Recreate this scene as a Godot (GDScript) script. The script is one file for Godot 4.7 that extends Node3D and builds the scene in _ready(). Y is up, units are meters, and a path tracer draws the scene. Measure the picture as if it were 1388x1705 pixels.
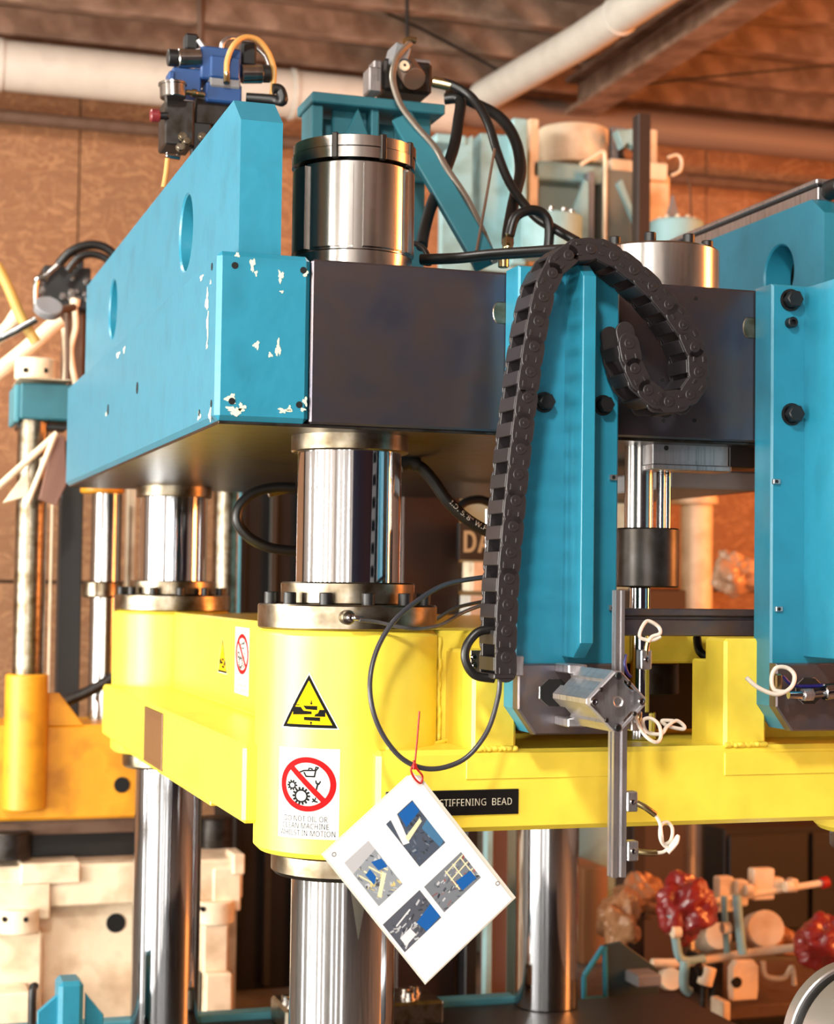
extends Node3D

# ---------------------------------------------------------------- mesh builder
class Mb:
	var v := PackedVector3Array()
	var n := PackedVector3Array()
	var u := PackedVector2Array()

	func tri(a: Vector3, b: Vector3, c: Vector3, na: Vector3, nb: Vector3, nc: Vector3, ua := Vector2.ZERO, ub := Vector2.ZERO, uc := Vector2.ZERO) -> void:
		var g := (b - a).cross(c - a)
		if g.length_squared() < 1e-16:
			return
		if g.dot(na + nb + nc) > 0.0:
			v.append_array([a, c, b]); n.append_array([na, nc, nb]); u.append_array([ua, uc, ub])
		else:
			v.append_array([a, b, c]); n.append_array([na, nb, nc]); u.append_array([ua, ub, uc])

	func flat(a: Vector3, b: Vector3, c: Vector3, out: Vector3) -> void:
		var g := (b - a).cross(c - a).normalized()
		if g.dot(out) < 0.0:
			g = -g
		tri(a, b, c, g, g, g)

	func quad(a: Vector3, b: Vector3, c: Vector3, d: Vector3, out: Vector3) -> void:
		flat(a, b, c, out); flat(a, c, d, out)

	func uvquad(a: Vector3, b: Vector3, c: Vector3, d: Vector3, nn: Vector3) -> void:   # a top-left, b top-right, c bottom-right, d bottom-left
		tri(a, b, c, nn, nn, nn, Vector2(0, 0), Vector2(1, 0), Vector2(1, 1))
		tri(a, c, d, nn, nn, nn, Vector2(0, 0), Vector2(1, 1), Vector2(0, 1))

	# box given by two corners, turned about its own centre by bas, with chamfered edges
	func box(lo: Vector3, hi: Vector3, bev := 0.003, bas := Basis.IDENTITY) -> void:
		var c := (lo + hi) / 2.0
		var h := (hi - lo).abs() / 2.0
		var e := minf(bev, minf(h.x, minf(h.y, h.z)) * 0.45)
		var P := func(x: float, y: float, z: float) -> Vector3: return c + bas * Vector3(x, y, z)
		for ax in 3:
			for s in [-1.0, 1.0]:
				var q: Array[Vector3] = []
				for k: Vector2 in [Vector2(-1, -1), Vector2(1, -1), Vector2(1, 1), Vector2(-1, 1)]:
					var p := Vector3.ZERO
					p[ax] = s * h[ax]
					p[(ax + 1) % 3] = k.x * (h[(ax + 1) % 3] - e)
					p[(ax + 2) % 3] = k.y * (h[(ax + 2) % 3] - e)
					q.append(c + bas * p)
				var o := Vector3.ZERO
				o[ax] = s
				quad(q[0], q[1], q[2], q[3], bas * o)
		if e <= 0.0:
			return
		for ax in 3:
			var b := (ax + 1) % 3
			var d := (ax + 2) % 3
			for s: Vector2 in [Vector2(-1, -1), Vector2(1, -1), Vector2(1, 1), Vector2(-1, 1)]:
				var p := [Vector3.ZERO, Vector3.ZERO, Vector3.ZERO, Vector3.ZERO]
				for i in 4:
					var t := Vector3.ZERO
					t[ax] = (-1.0 if i in [0, 3] else 1.0) * (h[ax] - e)
					t[b] = s.x * (h[b] - (0.0 if i < 2 else e))
					t[d] = s.y * (h[d] - (e if i < 2 else 0.0))
					p[i] = c + bas * t
				var o := Vector3.ZERO
				o[b] = s.x; o[d] = s.y
				quad(p[0], p[1], p[2], p[3], bas * o)
		for sx in [-1.0, 1.0]:
			for sy in [-1.0, 1.0]:
				for sz in [-1.0, 1.0]:
					flat(P.call(sx * h.x, sy * (h.y - e), sz * (h.z - e)), P.call(sx * (h.x - e), sy * h.y, sz * (h.z - e)), P.call(sx * (h.x - e), sy * (h.y - e), sz * h.z), bas * Vector3(sx, sy, sz))

	# surface of revolution about the line from `at` along `dir`; prof = (radius, height) from the first end to the last
	func lathe(at: Vector3, dir: Vector3, prof: Array, seg := 40, a0 := 0.0, a1 := TAU) -> void:
		dir = dir.normalized()
		var ref := Vector3(0, 0, 1) if absf(dir.z) < 0.9 else Vector3(1, 0, 0)
		var ex := dir.cross(ref).normalized()
		var ez := ex.cross(dir).normalized()
		for k in prof.size() - 1:
			var p: Vector2 = prof[k]
			var q: Vector2 = prof[k + 1]
			var t := q - p
			if t.length() < 1e-7:
				continue
			var nn := Vector2(t.y, -t.x).normalized()
			for i in seg:
				var a := a0 + (a1 - a0) * i / seg
				var b := a0 + (a1 - a0) * (i + 1) / seg
				var ra := ex * sin(a) + ez * cos(a)
				var rb := ex * sin(b) + ez * cos(b)
				var na := ra * nn.x + dir * nn.y
				var nb := rb * nn.x + dir * nn.y
				var pa := at + ra * p.x + dir * p.y
				var pb := at + rb * p.x + dir * p.y
				var qa := at + ra * q.x + dir * q.y
				var qb := at + rb * q.x + dir * q.y
				tri(pa, pb, qb, na, nb, nb)
				tri(pa, qb, qa, na, nb, na)

	func cyl(p0: Vector3, p1: Vector3, r: float, seg := 28, bev := 0.002) -> void:
		var l := p0.distance_to(p1)
		var e := minf(bev, minf(l, r) * 0.3)
		lathe(p0, p1 - p0, [Vector2(0, 0), Vector2(r - e, 0), Vector2(r, e), Vector2(r, l - e), Vector2(r - e, l), Vector2(0, l)], seg)

	func cone(p0: Vector3, p1: Vector3, r0: float, r1: float, seg := 24) -> void:
		var l := p0.distance_to(p1)
		lathe(p0, p1 - p0, [Vector2(0, 0), Vector2(r0, 0), Vector2(r1, l), Vector2(0, l)], seg)

	# ring sector (a curved block) about a vertical axis; angles measured from +z towards +x
	func arc(c: Vector3, r0: float, r1: float, y0: float, y1: float, a0: float, a1: float, seg := 12) -> void:
		var at := func(r: float, a: float, y: float) -> Vector3: return Vector3(c.x + r * sin(a), y, c.z + r * cos(a))
		for i in seg:
			var a := a0 + (a1 - a0) * i / seg
			var b := a0 + (a1 - a0) * (i + 1) / seg
			var da := Vector3(sin(a), 0, cos(a))
			var db := Vector3(sin(b), 0, cos(b))
			for s in [[r1, 1.0], [r0, -1.0]]:
				tri(at.call(s[0], a, y0), at.call(s[0], b, y0), at.call(s[0], b, y1), da * s[1], db * s[1], db * s[1])
				tri(at.call(s[0], a, y0), at.call(s[0], b, y1), at.call(s[0], a, y1), da * s[1], db * s[1], da * s[1])
			quad(at.call(r0, a, y1), at.call(r1, a, y1), at.call(r1, b, y1), at.call(r0, b, y1), Vector3.UP)
			quad(at.call(r0, a, y0), at.call(r1, a, y0), at.call(r1, b, y0), at.call(r0, b, y0), Vector3.DOWN)
		for e in [[a0, -1.0], [a1, 1.0]]:
			var a: float = e[0]
			quad(at.call(r0, a, y0), at.call(r1, a, y0), at.call(r1, a, y1), at.call(r0, a, y1), Vector3(cos(a), 0, -sin(a)) * e[1])

	# round tube through points (smoothed)
	func tube(pts: Array, r: float, seg := 12, smooth := 6, caps := true) -> void:
		var p := PackedVector3Array()
		if smooth > 1 and pts.size() > 2:
			for i in pts.size() - 1:
				var a: Vector3 = pts[maxi(i - 1, 0)]
				var b: Vector3 = pts[i]
				var c: Vector3 = pts[i + 1]
				var d: Vector3 = pts[mini(i + 2, pts.size() - 1)]
				for k in smooth:
					p.append(b.cubic_interpolate(c, a, d, float(k) / smooth))
			p.append(pts[-1])
		else:
			for q: Vector3 in pts:
				p.append(q)
		var t0 := (p[1] - p[0]).normalized()
		var e := t0.cross(Vector3.UP if absf(t0.y) < 0.9 else Vector3.RIGHT).normalized()
		var rings := []
		for i in p.size():
			var t := (p[mini(i + 1, p.size() - 1)] - p[maxi(i - 1, 0)]).normalized()
			e = (e - t * e.dot(t)).normalized()
			var f := t.cross(e)
			var ring: Array[Vector3] = []
			for k in seg:
				ring.append(e * cos(TAU * k / seg) + f * sin(TAU * k / seg))
			rings.append(ring)
		for i in p.size() - 1:
			for k in seg:
				var m := (k + 1) % seg
				var a: Vector3 = rings[i][k]
				var b: Vector3 = rings[i][m]
				var c: Vector3 = rings[i + 1][m]
				var d: Vector3 = rings[i + 1][k]
				tri(p[i] + a * r, p[i] + b * r, p[i + 1] + c * r, a, b, c)
				tri(p[i] + a * r, p[i + 1] + c * r, p[i + 1] + d * r, a, c, d)
		if caps:
			for e2 in [0, p.size() - 1]:
				var dir := (p[0] - p[1]) if e2 == 0 else (p[-1] - p[-2])
				for k in seg:
					flat(p[e2], p[e2] + rings[e2][k] * r, p[e2] + rings[e2][(k + 1) % seg] * r, dir)

	# polygon (counter-clockwise or not) pushed along its normal: o + ex*x + ey*y, from 0 to depth along ez; chamfered rim
	func prism(poly: PackedVector2Array, o: Vector3, ex: Vector3, ey: Vector3, depth: float, bev := 0.002) -> void:
		var ez := ex.cross(ey).normalized()
		if Geometry2D.is_polygon_clockwise(poly):
			poly = poly.duplicate(); poly.reverse()
		var cnt := poly.size()
		var ins := PackedVector2Array()
		for i in cnt:
			var a := (poly[i] - poly[(i + cnt - 1) % cnt]).normalized()
			var b := (poly[(i + 1) % cnt] - poly[i]).normalized()
			var na := Vector2(-a.y, a.x)
			var nb := Vector2(-b.y, b.x)
			var m := na + nb
			ins.append(poly[i] + m * (bev / maxf(m.length_squared() / 2.0, 0.3)))
		var at := func(q: Vector2, z: float) -> Vector3: return o + ex * q.x + ey * q.y + ez * z
		var tr := Geometry2D.triangulate_polygon(ins)
		var e := minf(bev, absf(depth) * 0.4)
		for i in range(0, tr.size(), 3):
			flat(at.call(ins[tr[i]], depth), at.call(ins[tr[i + 1]], depth), at.call(ins[tr[i + 2]], depth), ez)
			flat(at.call(ins[tr[i]], 0), at.call(ins[tr[i + 1]], 0), at.call(ins[tr[i + 2]], 0), -ez)
		for i in cnt:
			var j := (i + 1) % cnt
			var d := poly[j] - poly[i]
			var nn := ex * d.y - ey * d.x
			quad(at.call(poly[i], e), at.call(poly[j], e), at.call(poly[j], depth - e), at.call(poly[i], depth - e), nn)
			quad(at.call(poly[i], depth - e), at.call(poly[j], depth - e), at.call(ins[j], depth), at.call(ins[i], depth), nn.normalized() + ez)
			quad(at.call(poly[i], e), at.call(poly[j], e), at.call(ins[j], 0), at.call(ins[i], 0), nn.normalized() - ez)

	# rectangular tile with a round hole through it
	func hole_tile(lo: Vector2, hi: Vector2, c: Vector2, r: float, o: Vector3, ex: Vector3, ey: Vector3, depth: float, seg := 48) -> void:
		var ez := ex.cross(ey).normalized()
		var at := func(q: Vector2, z: float) -> Vector3: return o + ex * q.x + ey * q.y + ez * z
		var rim := func(a: float) -> Vector2:
			var d := Vector2(cos(a), sin(a))
			var t := INF
			if absf(d.x) > 1e-6:
				t = minf(t, ((hi.x if d.x > 0 else lo.x) - c.x) / d.x)
			if absf(d.y) > 1e-6:
				t = minf(t, ((hi.y if d.y > 0 else lo.y) - c.y) / d.y)
			return c + d * t
		var angs: Array[float] = []
		for i in seg:
			angs.append(TAU * i / seg)
		for q: Vector2 in [lo, hi, Vector2(lo.x, hi.y), Vector2(hi.x, lo.y)]:
			angs.append(fposmod((q - c).angle(), TAU))
		angs.sort()
		var b := 0.004
		for i in angs.size():
			var a: float = angs[i]
			var a2: float = angs[(i + 1) % angs.size()]
			var da := Vector2(cos(a), sin(a))
			var db := Vector2(cos(a2), sin(a2))
			for s in [[depth, 1.0], [0.0, -1.0]]:
				quad(at.call(c + da * (r + b), s[0]), at.call(c + db * (r + b), s[0]), at.call(rim.call(a2), s[0]), at.call(rim.call(a), s[0]), ez * s[1])
				quad(at.call(c + da * (r + b), s[0]), at.call(c + db * (r + b), s[0]), at.call(c + db * r, s[0] - b * s[1]), at.call(c + da * r, s[0] - b * s[1]), ez * s[1] - (ex * da.x + ey * da.y))
			var na := -(ex * da.x + ey * da.y)
			var nb := -(ex * db.x + ey * db.y)
			tri(at.call(c + da * r, b), at.call(c + db * r, b), at.call(c + db * r, depth - b), na, nb, nb)
			tri(at.call(c + da * r, b), at.call(c + db * r, depth - b), at.call(c + da * r, depth - b), na, nb, na)

	func mesh() -> ArrayMesh:
		var a := []
		a.resize(Mesh.ARRAY_MAX)
		a[Mesh.ARRAY_VERTEX] = v
		a[Mesh.ARRAY_NORMAL] = n
		a[Mesh.ARRAY_TEX_UV] = u
		var m := ArrayMesh.new()
		m.add_surface_from_arrays(Mesh.PRIMITIVE_TRIANGLES, a)
		return m

# ---------------------------------------------------------------- naming and nodes
var used := {}

func numbered(called: String, holder: Node) -> String:
	var key := str(holder.get_instance_id()) + called
	var k: int = used.get(key, 0)
	used[key] = k + 1
	return called if k == 0 else "%s_%03d" % [called, k]

func thing(called: String, label: String, category: String, base := Vector3.ZERO, group := "") -> Node3D:
	var o := Node3D.new()
	o.name = numbered(called, self)
	o.position = base
	add_child(o, true)
	tag(o, label, category, group)
	return o

func tag(o: Node, label: String, category: String, group := "") -> void:
	o.set_meta("label", label)
	if category:
		o.set_meta("category", category)
	if group:
		o.set_meta("group", group)

# a part whose mesh is written in world places, under a thing (or a part)
func part(holder: Node3D, called: String, m, material: Material, label := "") -> MeshInstance3D:
	var o := MeshInstance3D.new()
	o.name = numbered(called, holder)
	o.mesh = m.mesh() if m is Mb else m
	o.material_override = material
	holder.add_child(o, true)
	o.global_transform = Transform3D.IDENTITY
	if label:
		o.set_meta("label", label)
	return o

func solo(called: String, m, material: Material, label: String, category: String, group := "") -> MeshInstance3D:
	var o := MeshInstance3D.new()
	o.name = numbered(called, self)
	o.mesh = m.mesh() if m is Mb else m
	o.material_override = material
	add_child(o, true)
	tag(o, label, category, group)
	return o

func struct(called: String, m: Mb, material: Material, label: String) -> MeshInstance3D:
	var o := MeshInstance3D.new()
	o.name = numbered(called, self)
	o.mesh = m.mesh()
	o.material_override = material
	o.set_meta("kind", "structure")
	o.set_meta("label", label)
	add_child(o, true)
	return o

# shorthand for single shapes
func bx(lo: Vector3, hi: Vector3, bev := 0.003) -> Mb:
	var m := Mb.new(); m.box(lo, hi, bev); return m
func cy(a: Vector3, b: Vector3, r: float, seg := 28, bev := 0.002) -> Mb:
	var m := Mb.new(); m.cyl(a, b, r, seg, bev); return m
func cyz(p: Vector3, d: float, r: float, seg := 28, bev := 0.002) -> Mb:   # facing +z, its face at p
	return cy(p - Vector3(0, 0, d), p, r, seg, bev)
func tb(pts: Array, r: float, seg := 12, smooth := 6) -> Mb:
	var m := Mb.new(); m.tube(pts, r, seg, smooth); return m
func pr(poly: Array, o: Vector3, ex: Vector3, ey: Vector3, depth: float, bev := 0.003) -> Mb:
	var m := Mb.new(); m.prism(PackedVector2Array(poly), o, ex, ey, depth, bev); return m
# a block seen as the rectangle between two opposite corners at one distance, going back by d
func blk(a: Vector3, b: Vector3, d: float, bev := 0.004) -> Mb:
	return bx(Vector3(minf(a.x, b.x), minf(a.y, b.y), a.z - d), Vector3(maxf(a.x, b.x), maxf(a.y, b.y), a.z), bev)

# ---------------------------------------------------------------- textures and materials
func noise(seed_: int, freq: float, oct := 4, kind := FastNoiseLite.TYPE_SIMPLEX_SMOOTH) -> FastNoiseLite:
	var f := FastNoiseLite.new()
	f.seed = seed_; f.frequency = freq; f.fractal_octaves = oct; f.noise_type = kind
	return f

# noise looked up in a row of colours; stretch > 1 draws it out along v
func ramp_tex(seed_: int, freq: float, cols: Array, size := 256, stretch := 1.0, oct := 4, contrast := 1.0) -> ImageTexture:
	var src := noise(seed_, freq, oct).get_seamless_image(size, size)
	var im := Image.create(size, size, false, Image.FORMAT_RGB8)
	for y in size:
		var sy := int(y / stretch) % size
		for x in size:
			var t := clampf((src.get_pixel(x, sy).r - 0.5) * contrast + 0.5, 0.0, 0.9999) * (cols.size() - 1)
			var i := int(t)
			im.set_pixel(x, y, (cols[i] as Color).lerp(cols[i + 1], t - i))
	return ImageTexture.create_from_image(im)

func mat(c: Color, rough: float, metal := 0.0, tex: Texture2D = null, scale_ := 1.0, bump: Texture2D = null, bump_scale := 0.1) -> StandardMaterial3D:
	var m := StandardMaterial3D.new()
	m.albedo_color = c
	m.roughness = rough
	m.metallic = metal
	if tex:
		m.albedo_texture = tex
		m.uv1_triplanar = true
		m.uv1_world_triplanar = true
		m.uv1_scale = Vector3.ONE * scale_
	if bump:
		m.heightmap_enabled = true
		m.heightmap_texture = bump
		m.heightmap_scale = bump_scale
		m.uv1_triplanar = true
		m.uv1_world_triplanar = true
		m.uv1_scale = Vector3.ONE * scale_
	return m

# ---------------------------------------------------------------- flat print, drawn into images
func fill(im: Image, poly: PackedVector2Array, c: Color) -> void:
	var tr := Geometry2D.triangulate_polygon(poly)
	for i in range(0, tr.size(), 3):
		fill_tri(im, poly[tr[i]], poly[tr[i + 1]], poly[tr[i + 2]], c)

func fill_tri(im: Image, a: Vector2, b: Vector2, c: Vector2, col: Color) -> void:
	var lo := a.min(b).min(c).floor()
	var hi := a.max(b).max(c).ceil()
	var s := (b - a).cross(c - a)
	if absf(s) < 1e-6:
		return
	for y in range(maxi(int(lo.y), 0), mini(int(hi.y) + 1, im.get_height())):
		for x in range(maxi(int(lo.x), 0), mini(int(hi.x) + 1, im.get_width())):
			var p := Vector2(x + 0.5, y + 0.5)
			var w0 := (b - a).cross(p - a) / s
			var w1 := (c - b).cross(p - b) / s
			var w2 := (a - c).cross(p - c) / s
			if w0 >= -0.001 and w1 >= -0.001 and w2 >= -0.001:
				im.set_pixel(x, y, col)

func disc(c: Vector2, r: float, n := 48) -> PackedVector2Array:
	var p := PackedVector2Array()
	for i in n:
		p.append(c + Vector2(cos(TAU * i / n), sin(TAU * i / n)) * r)
	return p

func stroke(im: Image, pts: Array, w: float, c: Color) -> void:
	for i in pts.size() - 1:
		var a: Vector2 = pts[i]
		var b: Vector2 = pts[i + 1]
		var d := (b - a).normalized().orthogonal() * w / 2.0
		fill_tri(im, a + d, b + d, b - d, c); fill_tri(im, a + d, b - d, a - d, c)
		fill(im, disc(a, w / 2.0, 10), c)
	fill(im, disc(pts[-1], w / 2.0, 10), c)

func gear(im: Image, c: Vector2, r: float, teeth: int, w: float, col: Color, back: Color) -> void:
	for i in teeth:
		var d := Vector2.from_angle(TAU * i / teeth)
		stroke(im, [c + d * r, c + d * r * 1.28], w * 1.3, col)
	fill(im, disc(c, r * 1.06), col)
	fill(im, disc(c, r * 1.06 - w), back)

func text_mesh(s: String, size := 64, bold := false) -> TextMesh:
	var f := SystemFont.new()
	f.font_names = PackedStringArray(["Droid Sans"])
	if bold:
		f.font_weight = 700
	var t := TextMesh.new()
	t.font = f
	t.font_size = size
	t.text = s
	t.depth = 0.0
	t.pixel_size = 1.0
	t.curve_step = 1.0
	return t

# text fitted into a rectangle of the image
func print_text(im: Image, s: String, at: Rect2, c: Color, bold := false) -> void:
	var a := text_mesh(s, 64, bold).get_mesh_arrays()
	var v: PackedVector3Array = a[Mesh.ARRAY_VERTEX]
	var ix = a[Mesh.ARRAY_INDEX]
	var lo := Vector2(INF, INF)
	var hi := -lo
	for p in v:
		lo = lo.min(Vector2(p.x, p.y)); hi = hi.max(Vector2(p.x, p.y))
	var put := func(p: Vector3) -> Vector2:
		return at.position + Vector2((p.x - lo.x) / (hi.x - lo.x) * at.size.x, (hi.y - p.y) / (hi.y - lo.y) * at.size.y)
	if ix == null or ix.size() == 0:
		for i in range(0, v.size(), 3):
			fill_tri(im, put.call(v[i]), put.call(v[i + 1]), put.call(v[i + 2]), c)
	else:
		for i in range(0, ix.size(), 3):
			fill_tri(im, put.call(v[ix[i]]), put.call(v[ix[i + 1]]), put.call(v[ix[i + 2]]), c)

func printed(im: Image, rough := 0.4) -> StandardMaterial3D:
	if rough < 0.8:
		im.resize(im.get_width() / 2, im.get_height() / 2, Image.INTERPOLATE_LANCZOS)
	var m := StandardMaterial3D.new()
	m.albedo_texture = ImageTexture.create_from_image(im)
	m.roughness = rough
	m.metallic_specular = 0.25 if rough > 0.8 else 0.5
	return m

# ---------------------------------------------------------------- the palette
var blue: StandardMaterial3D
var blue_far: StandardMaterial3D
var teal_dark: StandardMaterial3D
var yellow: StandardMaterial3D
var amber: StandardMaterial3D
var cream: StandardMaterial3D
var chrome: StandardMaterial3D
var ground_steel: StandardMaterial3D
var patina: StandardMaterial3D
var shoe_steel: StandardMaterial3D
var flange_steel: StandardMaterial3D
var dark_steel: StandardMaterial3D
var black: StandardMaterial3D
var hole_black: StandardMaterial3D
var plastic: StandardMaterial3D
var rubber: StandardMaterial3D
var alu: StandardMaterial3D
var brass: StandardMaterial3D
var white_cable: StandardMaterial3D
var grey_paint: StandardMaterial3D
var pale_teal: StandardMaterial3D
var valve_blue: StandardMaterial3D
var red: StandardMaterial3D
var chip: StandardMaterial3D
var brown: StandardMaterial3D
var pipe_white: StandardMaterial3D
var tan_hose: StandardMaterial3D

func palette() -> void:
	var soft := ramp_tex(3, 0.012, [Color(0.91, 0.91, 0.91), Color(1, 1, 1), Color(0.96, 0.96, 0.96)], 256, 1.0, 5)
	var peel := ramp_tex(9, 0.09, [Color.BLACK, Color.WHITE], 256, 1.0, 2)
	var brushed := ramp_tex(12, 0.06, [Color(0.72, 0.72, 0.72), Color(1, 1, 1), Color(0.85, 0.85, 0.85)], 256, 24.0, 3)
	var grime := ramp_tex(15, 0.02, [Color(0.66, 0.60, 0.52), Color(0.86, 0.83, 0.77), Color(1, 1, 1), Color(0.82, 0.75, 0.64)], 256, 1.0, 5, 1.2)
	var stain := ramp_tex(21, 0.014, [Color(0.36, 0.37, 0.42), Color(0.42, 0.41, 0.43), Color(0.46, 0.42, 0.40), Color(0.40, 0.40, 0.42)], 256, 1.0, 5, 1.2)
	var worn := ramp_tex(33, 0.02, [Color(0.86, 0.82, 0.78), Color(1, 1, 1), Color(0.97, 0.96, 0.95)], 256, 1.0, 5, 1.1)
	blue = mat(Color(0.135, 0.475, 0.575), 0.34, 0.0, soft, 1.6, peel, 0.03)
	blue_far = mat(Color(0.26, 0.50, 0.55), 0.5, 0.0, soft, 1.2)
	teal_dark = mat(Color(0.14, 0.38, 0.43), 0.45, 0.0, soft, 1.5)
	yellow = mat(Color(0.92, 0.82, 0.28), 0.34, 0.0, soft, 1.3, peel, 0.03)
	amber = mat(Color(0.87, 0.60, 0.12), 0.45, 0.0, worn, 1.2)
	cream = mat(Color(0.90, 0.83, 0.72), 0.5, 0.0, worn, 1.0)
	chrome = mat(Color(0.70, 0.71, 0.73), 0.07, 1.0)
	ground_steel = mat(Color(0.72, 0.71, 0.70), 0.2, 1.0, brushed, 2.0)
	patina = mat(Color(0.88, 0.88, 0.92), 0.27, 0.85, stain, 1.4)
	shoe_steel = mat(Color(1.0, 0.97, 0.97), 0.36, 0.8, stain, 2.5)
	flange_steel = mat(Color(0.56, 0.53, 0.48), 0.30, 1.0, grime, 3.0)
	dark_steel = mat(Color(0.25, 0.24, 0.24), 0.38, 0.8, grime, 2.5)
	black = mat(Color(0.05, 0.05, 0.055), 0.45)
	hole_black = mat(Color(0.012, 0.012, 0.014), 0.9)
	plastic = mat(Color(0.13, 0.115, 0.12), 0.42)
	rubber = mat(Color(0.06, 0.058, 0.058), 0.38)
	alu = mat(Color(0.74, 0.73, 0.74), 0.34, 0.9, brushed, 4.0)
	brass = mat(Color(0.72, 0.66, 0.50), 0.26, 1.0)
	white_cable = mat(Color(0.80, 0.77, 0.72), 0.45)
	grey_paint = mat(Color(0.46, 0.46, 0.47), 0.5, 0.0, soft, 2.0)
	pale_teal = mat(Color(0.55, 0.70, 0.72), 0.5, 0.0, worn, 1.0)
	valve_blue = mat(Color(0.12, 0.26, 0.46), 0.4, 0.0, soft, 4.0)
	red = mat(Color(0.62, 0.05, 0.06), 0.4)
	chip = mat(Color(0.82, 0.80, 0.70), 0.7)
	brown = mat(Color(0.36, 0.27, 0.21), 0.7, 0.0, worn, 1.5)
	pipe_white = mat(Color(0.78, 0.76, 0.72), 0.5, 0.0, soft, 1.0)
	tan_hose = mat(Color(0.72, 0.55, 0.30), 0.45)

# ---------------------------------------------------------------- small repeated pieces
func socket_bolt(at: Vector3, up: Vector3, r: float, h: float) -> Mb:
	var m := Mb.new()
	m.lathe(at, up, [Vector2(0, 0), Vector2(r, 0), Vector2(r, h - 0.0015), Vector2(r - 0.0015, h), Vector2(r * 0.52, h), Vector2(r * 0.52, h * 0.5), Vector2(0, h * 0.5)], 20)
	return m

func hex_bolt(at: Vector3, up: Vector3, r: float, h: float) -> Mb:
	var m := Mb.new()
	m.lathe(at, up, [Vector2(0, 0), Vector2(r * 1.25, 0), Vector2(r * 1.25, h * 0.15), Vector2(r, h * 0.15)], 24)
	m.lathe(at, up, [Vector2(r, h * 0.15), Vector2(r, h * 0.9), Vector2(r * 0.9, h), Vector2(0, h)], 6)
	return m

# a ragged patch of bare primer lying on a surface
func paint_patch(m: Mb, at: Vector3, ex: Vector3, ey: Vector3, w: float, h: float, sd: int) -> void:
	var rng := RandomNumberGenerator.new()
	rng.seed = sd
	var nn := ex.cross(ey).normalized()
	var o := at + nn * 0.0006
	var ph := rng.randf() * TAU
	var prev := Vector3.ZERO
	var first := Vector3.ZERO
	for i in 30:
		var a := TAU * i / 30.0
		var r := 0.62 + 0.22 * sin(a * 3 + ph) + 0.2 * rng.randf_range(-1, 1)
		var p := o + ex * cos(a) * w * r + ey * sin(a) * h * r
		if i == 0:
			first = p
		else:
			m.flat(o, prev, p, nn)
		prev = p
	m.flat(o, prev, first, nn)

func guide_rod(label: String, c: Vector3, y0: float, y1: float) -> Node3D:
	var t := thing("guide_rod", label, "rod", c + Vector3(0, y0, 0))
	part(t, "shaft", cy(c + Vector3(0, y0, 0), c + Vector3(0, y1, 0), 0.1, 72), chrome)
	return t

func ring(m: Mb, c: Vector3, r0: float, r1: float, y0: float, y1: float, seg := 64, bev := 0.003) -> void:
	m.lathe(Vector3(c.x, y0, c.z), Vector3.UP, [Vector2(r0, 0), Vector2(r1 - bev, 0), Vector2(r1, bev), Vector2(r1, y1 - y0 - bev), Vector2(r1 - bev, y1 - y0), Vector2(r0, y1 - y0)], seg)

# ---------------------------------------------------------------- the scene
func _ready() -> void:
	lens_and_light()
	palette()
	room()
	crown()
	rods()
	platen()
	brackets()
	chain()
	air_cylinder()
	crown_fittings()
	hoses()
	signs()
	sheet()
	far_press()
	amber_press()
	low_clutter()
	bed()

func area(called: String, at: Vector3, to: Vector3, size: Vector2, c: Color, e: float) -> void:
	var l := AreaLight3D.new()
	l.name = called
	l.area_size = size
	l.light_color = c
	l.light_energy = e
	l.area_normalize_energy = true
	l.area_range = 40.0
	l.area_attenuation = 2.0
	l.shadow_enabled = true
	add_child(l, true)
	l.look_at_from_position(at, to, Vector3.UP if absf((to - at).normalized().y) < 0.95 else Vector3(0, 0, -1))

func glow(c: Color, e: float) -> StandardMaterial3D:
	var m := mat(Color(0.8, 0.8, 0.8), 0.6)
	m.emission_enabled = true
	m.emission = c
	m.emission_energy_multiplier = e
	return m

const DAY := Color(1.0, 0.985, 0.95)
const SODIUM := Color(1.0, 0.58, 0.26)

func lens_and_light() -> void:
	var cam := Camera3D.new()
	cam.name = "camera"
	var at := CameraAttributesPhysical.new()
	at.frustum_focal_length = 40.98
	at.frustum_focus_distance = 3.35
	at.exposure_aperture = 2.9
	at.frustum_near = 0.05
	at.frustum_far = 100.0
	cam.attributes = at
	add_child(cam)
	cam.position = Vector3(-0.9, 1.7, 3.2487)
	cam.rotation = Vector3(0.0419, -0.3092, 0.0132)
	cam.current = true
	var w := WorldEnvironment.new()
	w.name = "surroundings"
	var e := Environment.new()
	e.background_mode = Environment.BG_COLOR
	e.background_color = Color(0.5, 0.52, 0.55)
	e.tonemap_mode = Environment.TONE_MAPPER_LINEAR
	e.tonemap_exposure = 0.85
	e.sdfgi_enabled = true
	e.ssao_enabled = true
	e.ssil_enabled = true
	w.environment = e
	add_child(w)
	# daylight through the tall strip openings of the side and front walls
	for k in OPENINGS.size():
		var o: Array = OPENINGS[k]
		var p: Vector3 = o[0]
		var inward: Vector3 = o[1]
		area("daylight", p + inward * 0.06, p + inward * 2.0, Vector2(o[2], o[3]), DAY, o[4])
	# lamps under the roof
	for k in LAMPS.size():
		var o: Array = LAMPS[k]
		area("bay_light", o[0] + (o[4] - o[0]).normalized() * 0.09, o[4], o[1], DAY if o[3] else SODIUM, o[2])
	# sodium floodlights on the far side wall
	for k in FLOODS.size():
		var o: Array = FLOODS[k]
		area("flood_light", o[0], o[1], o[2], SODIUM, o[3])

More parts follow.
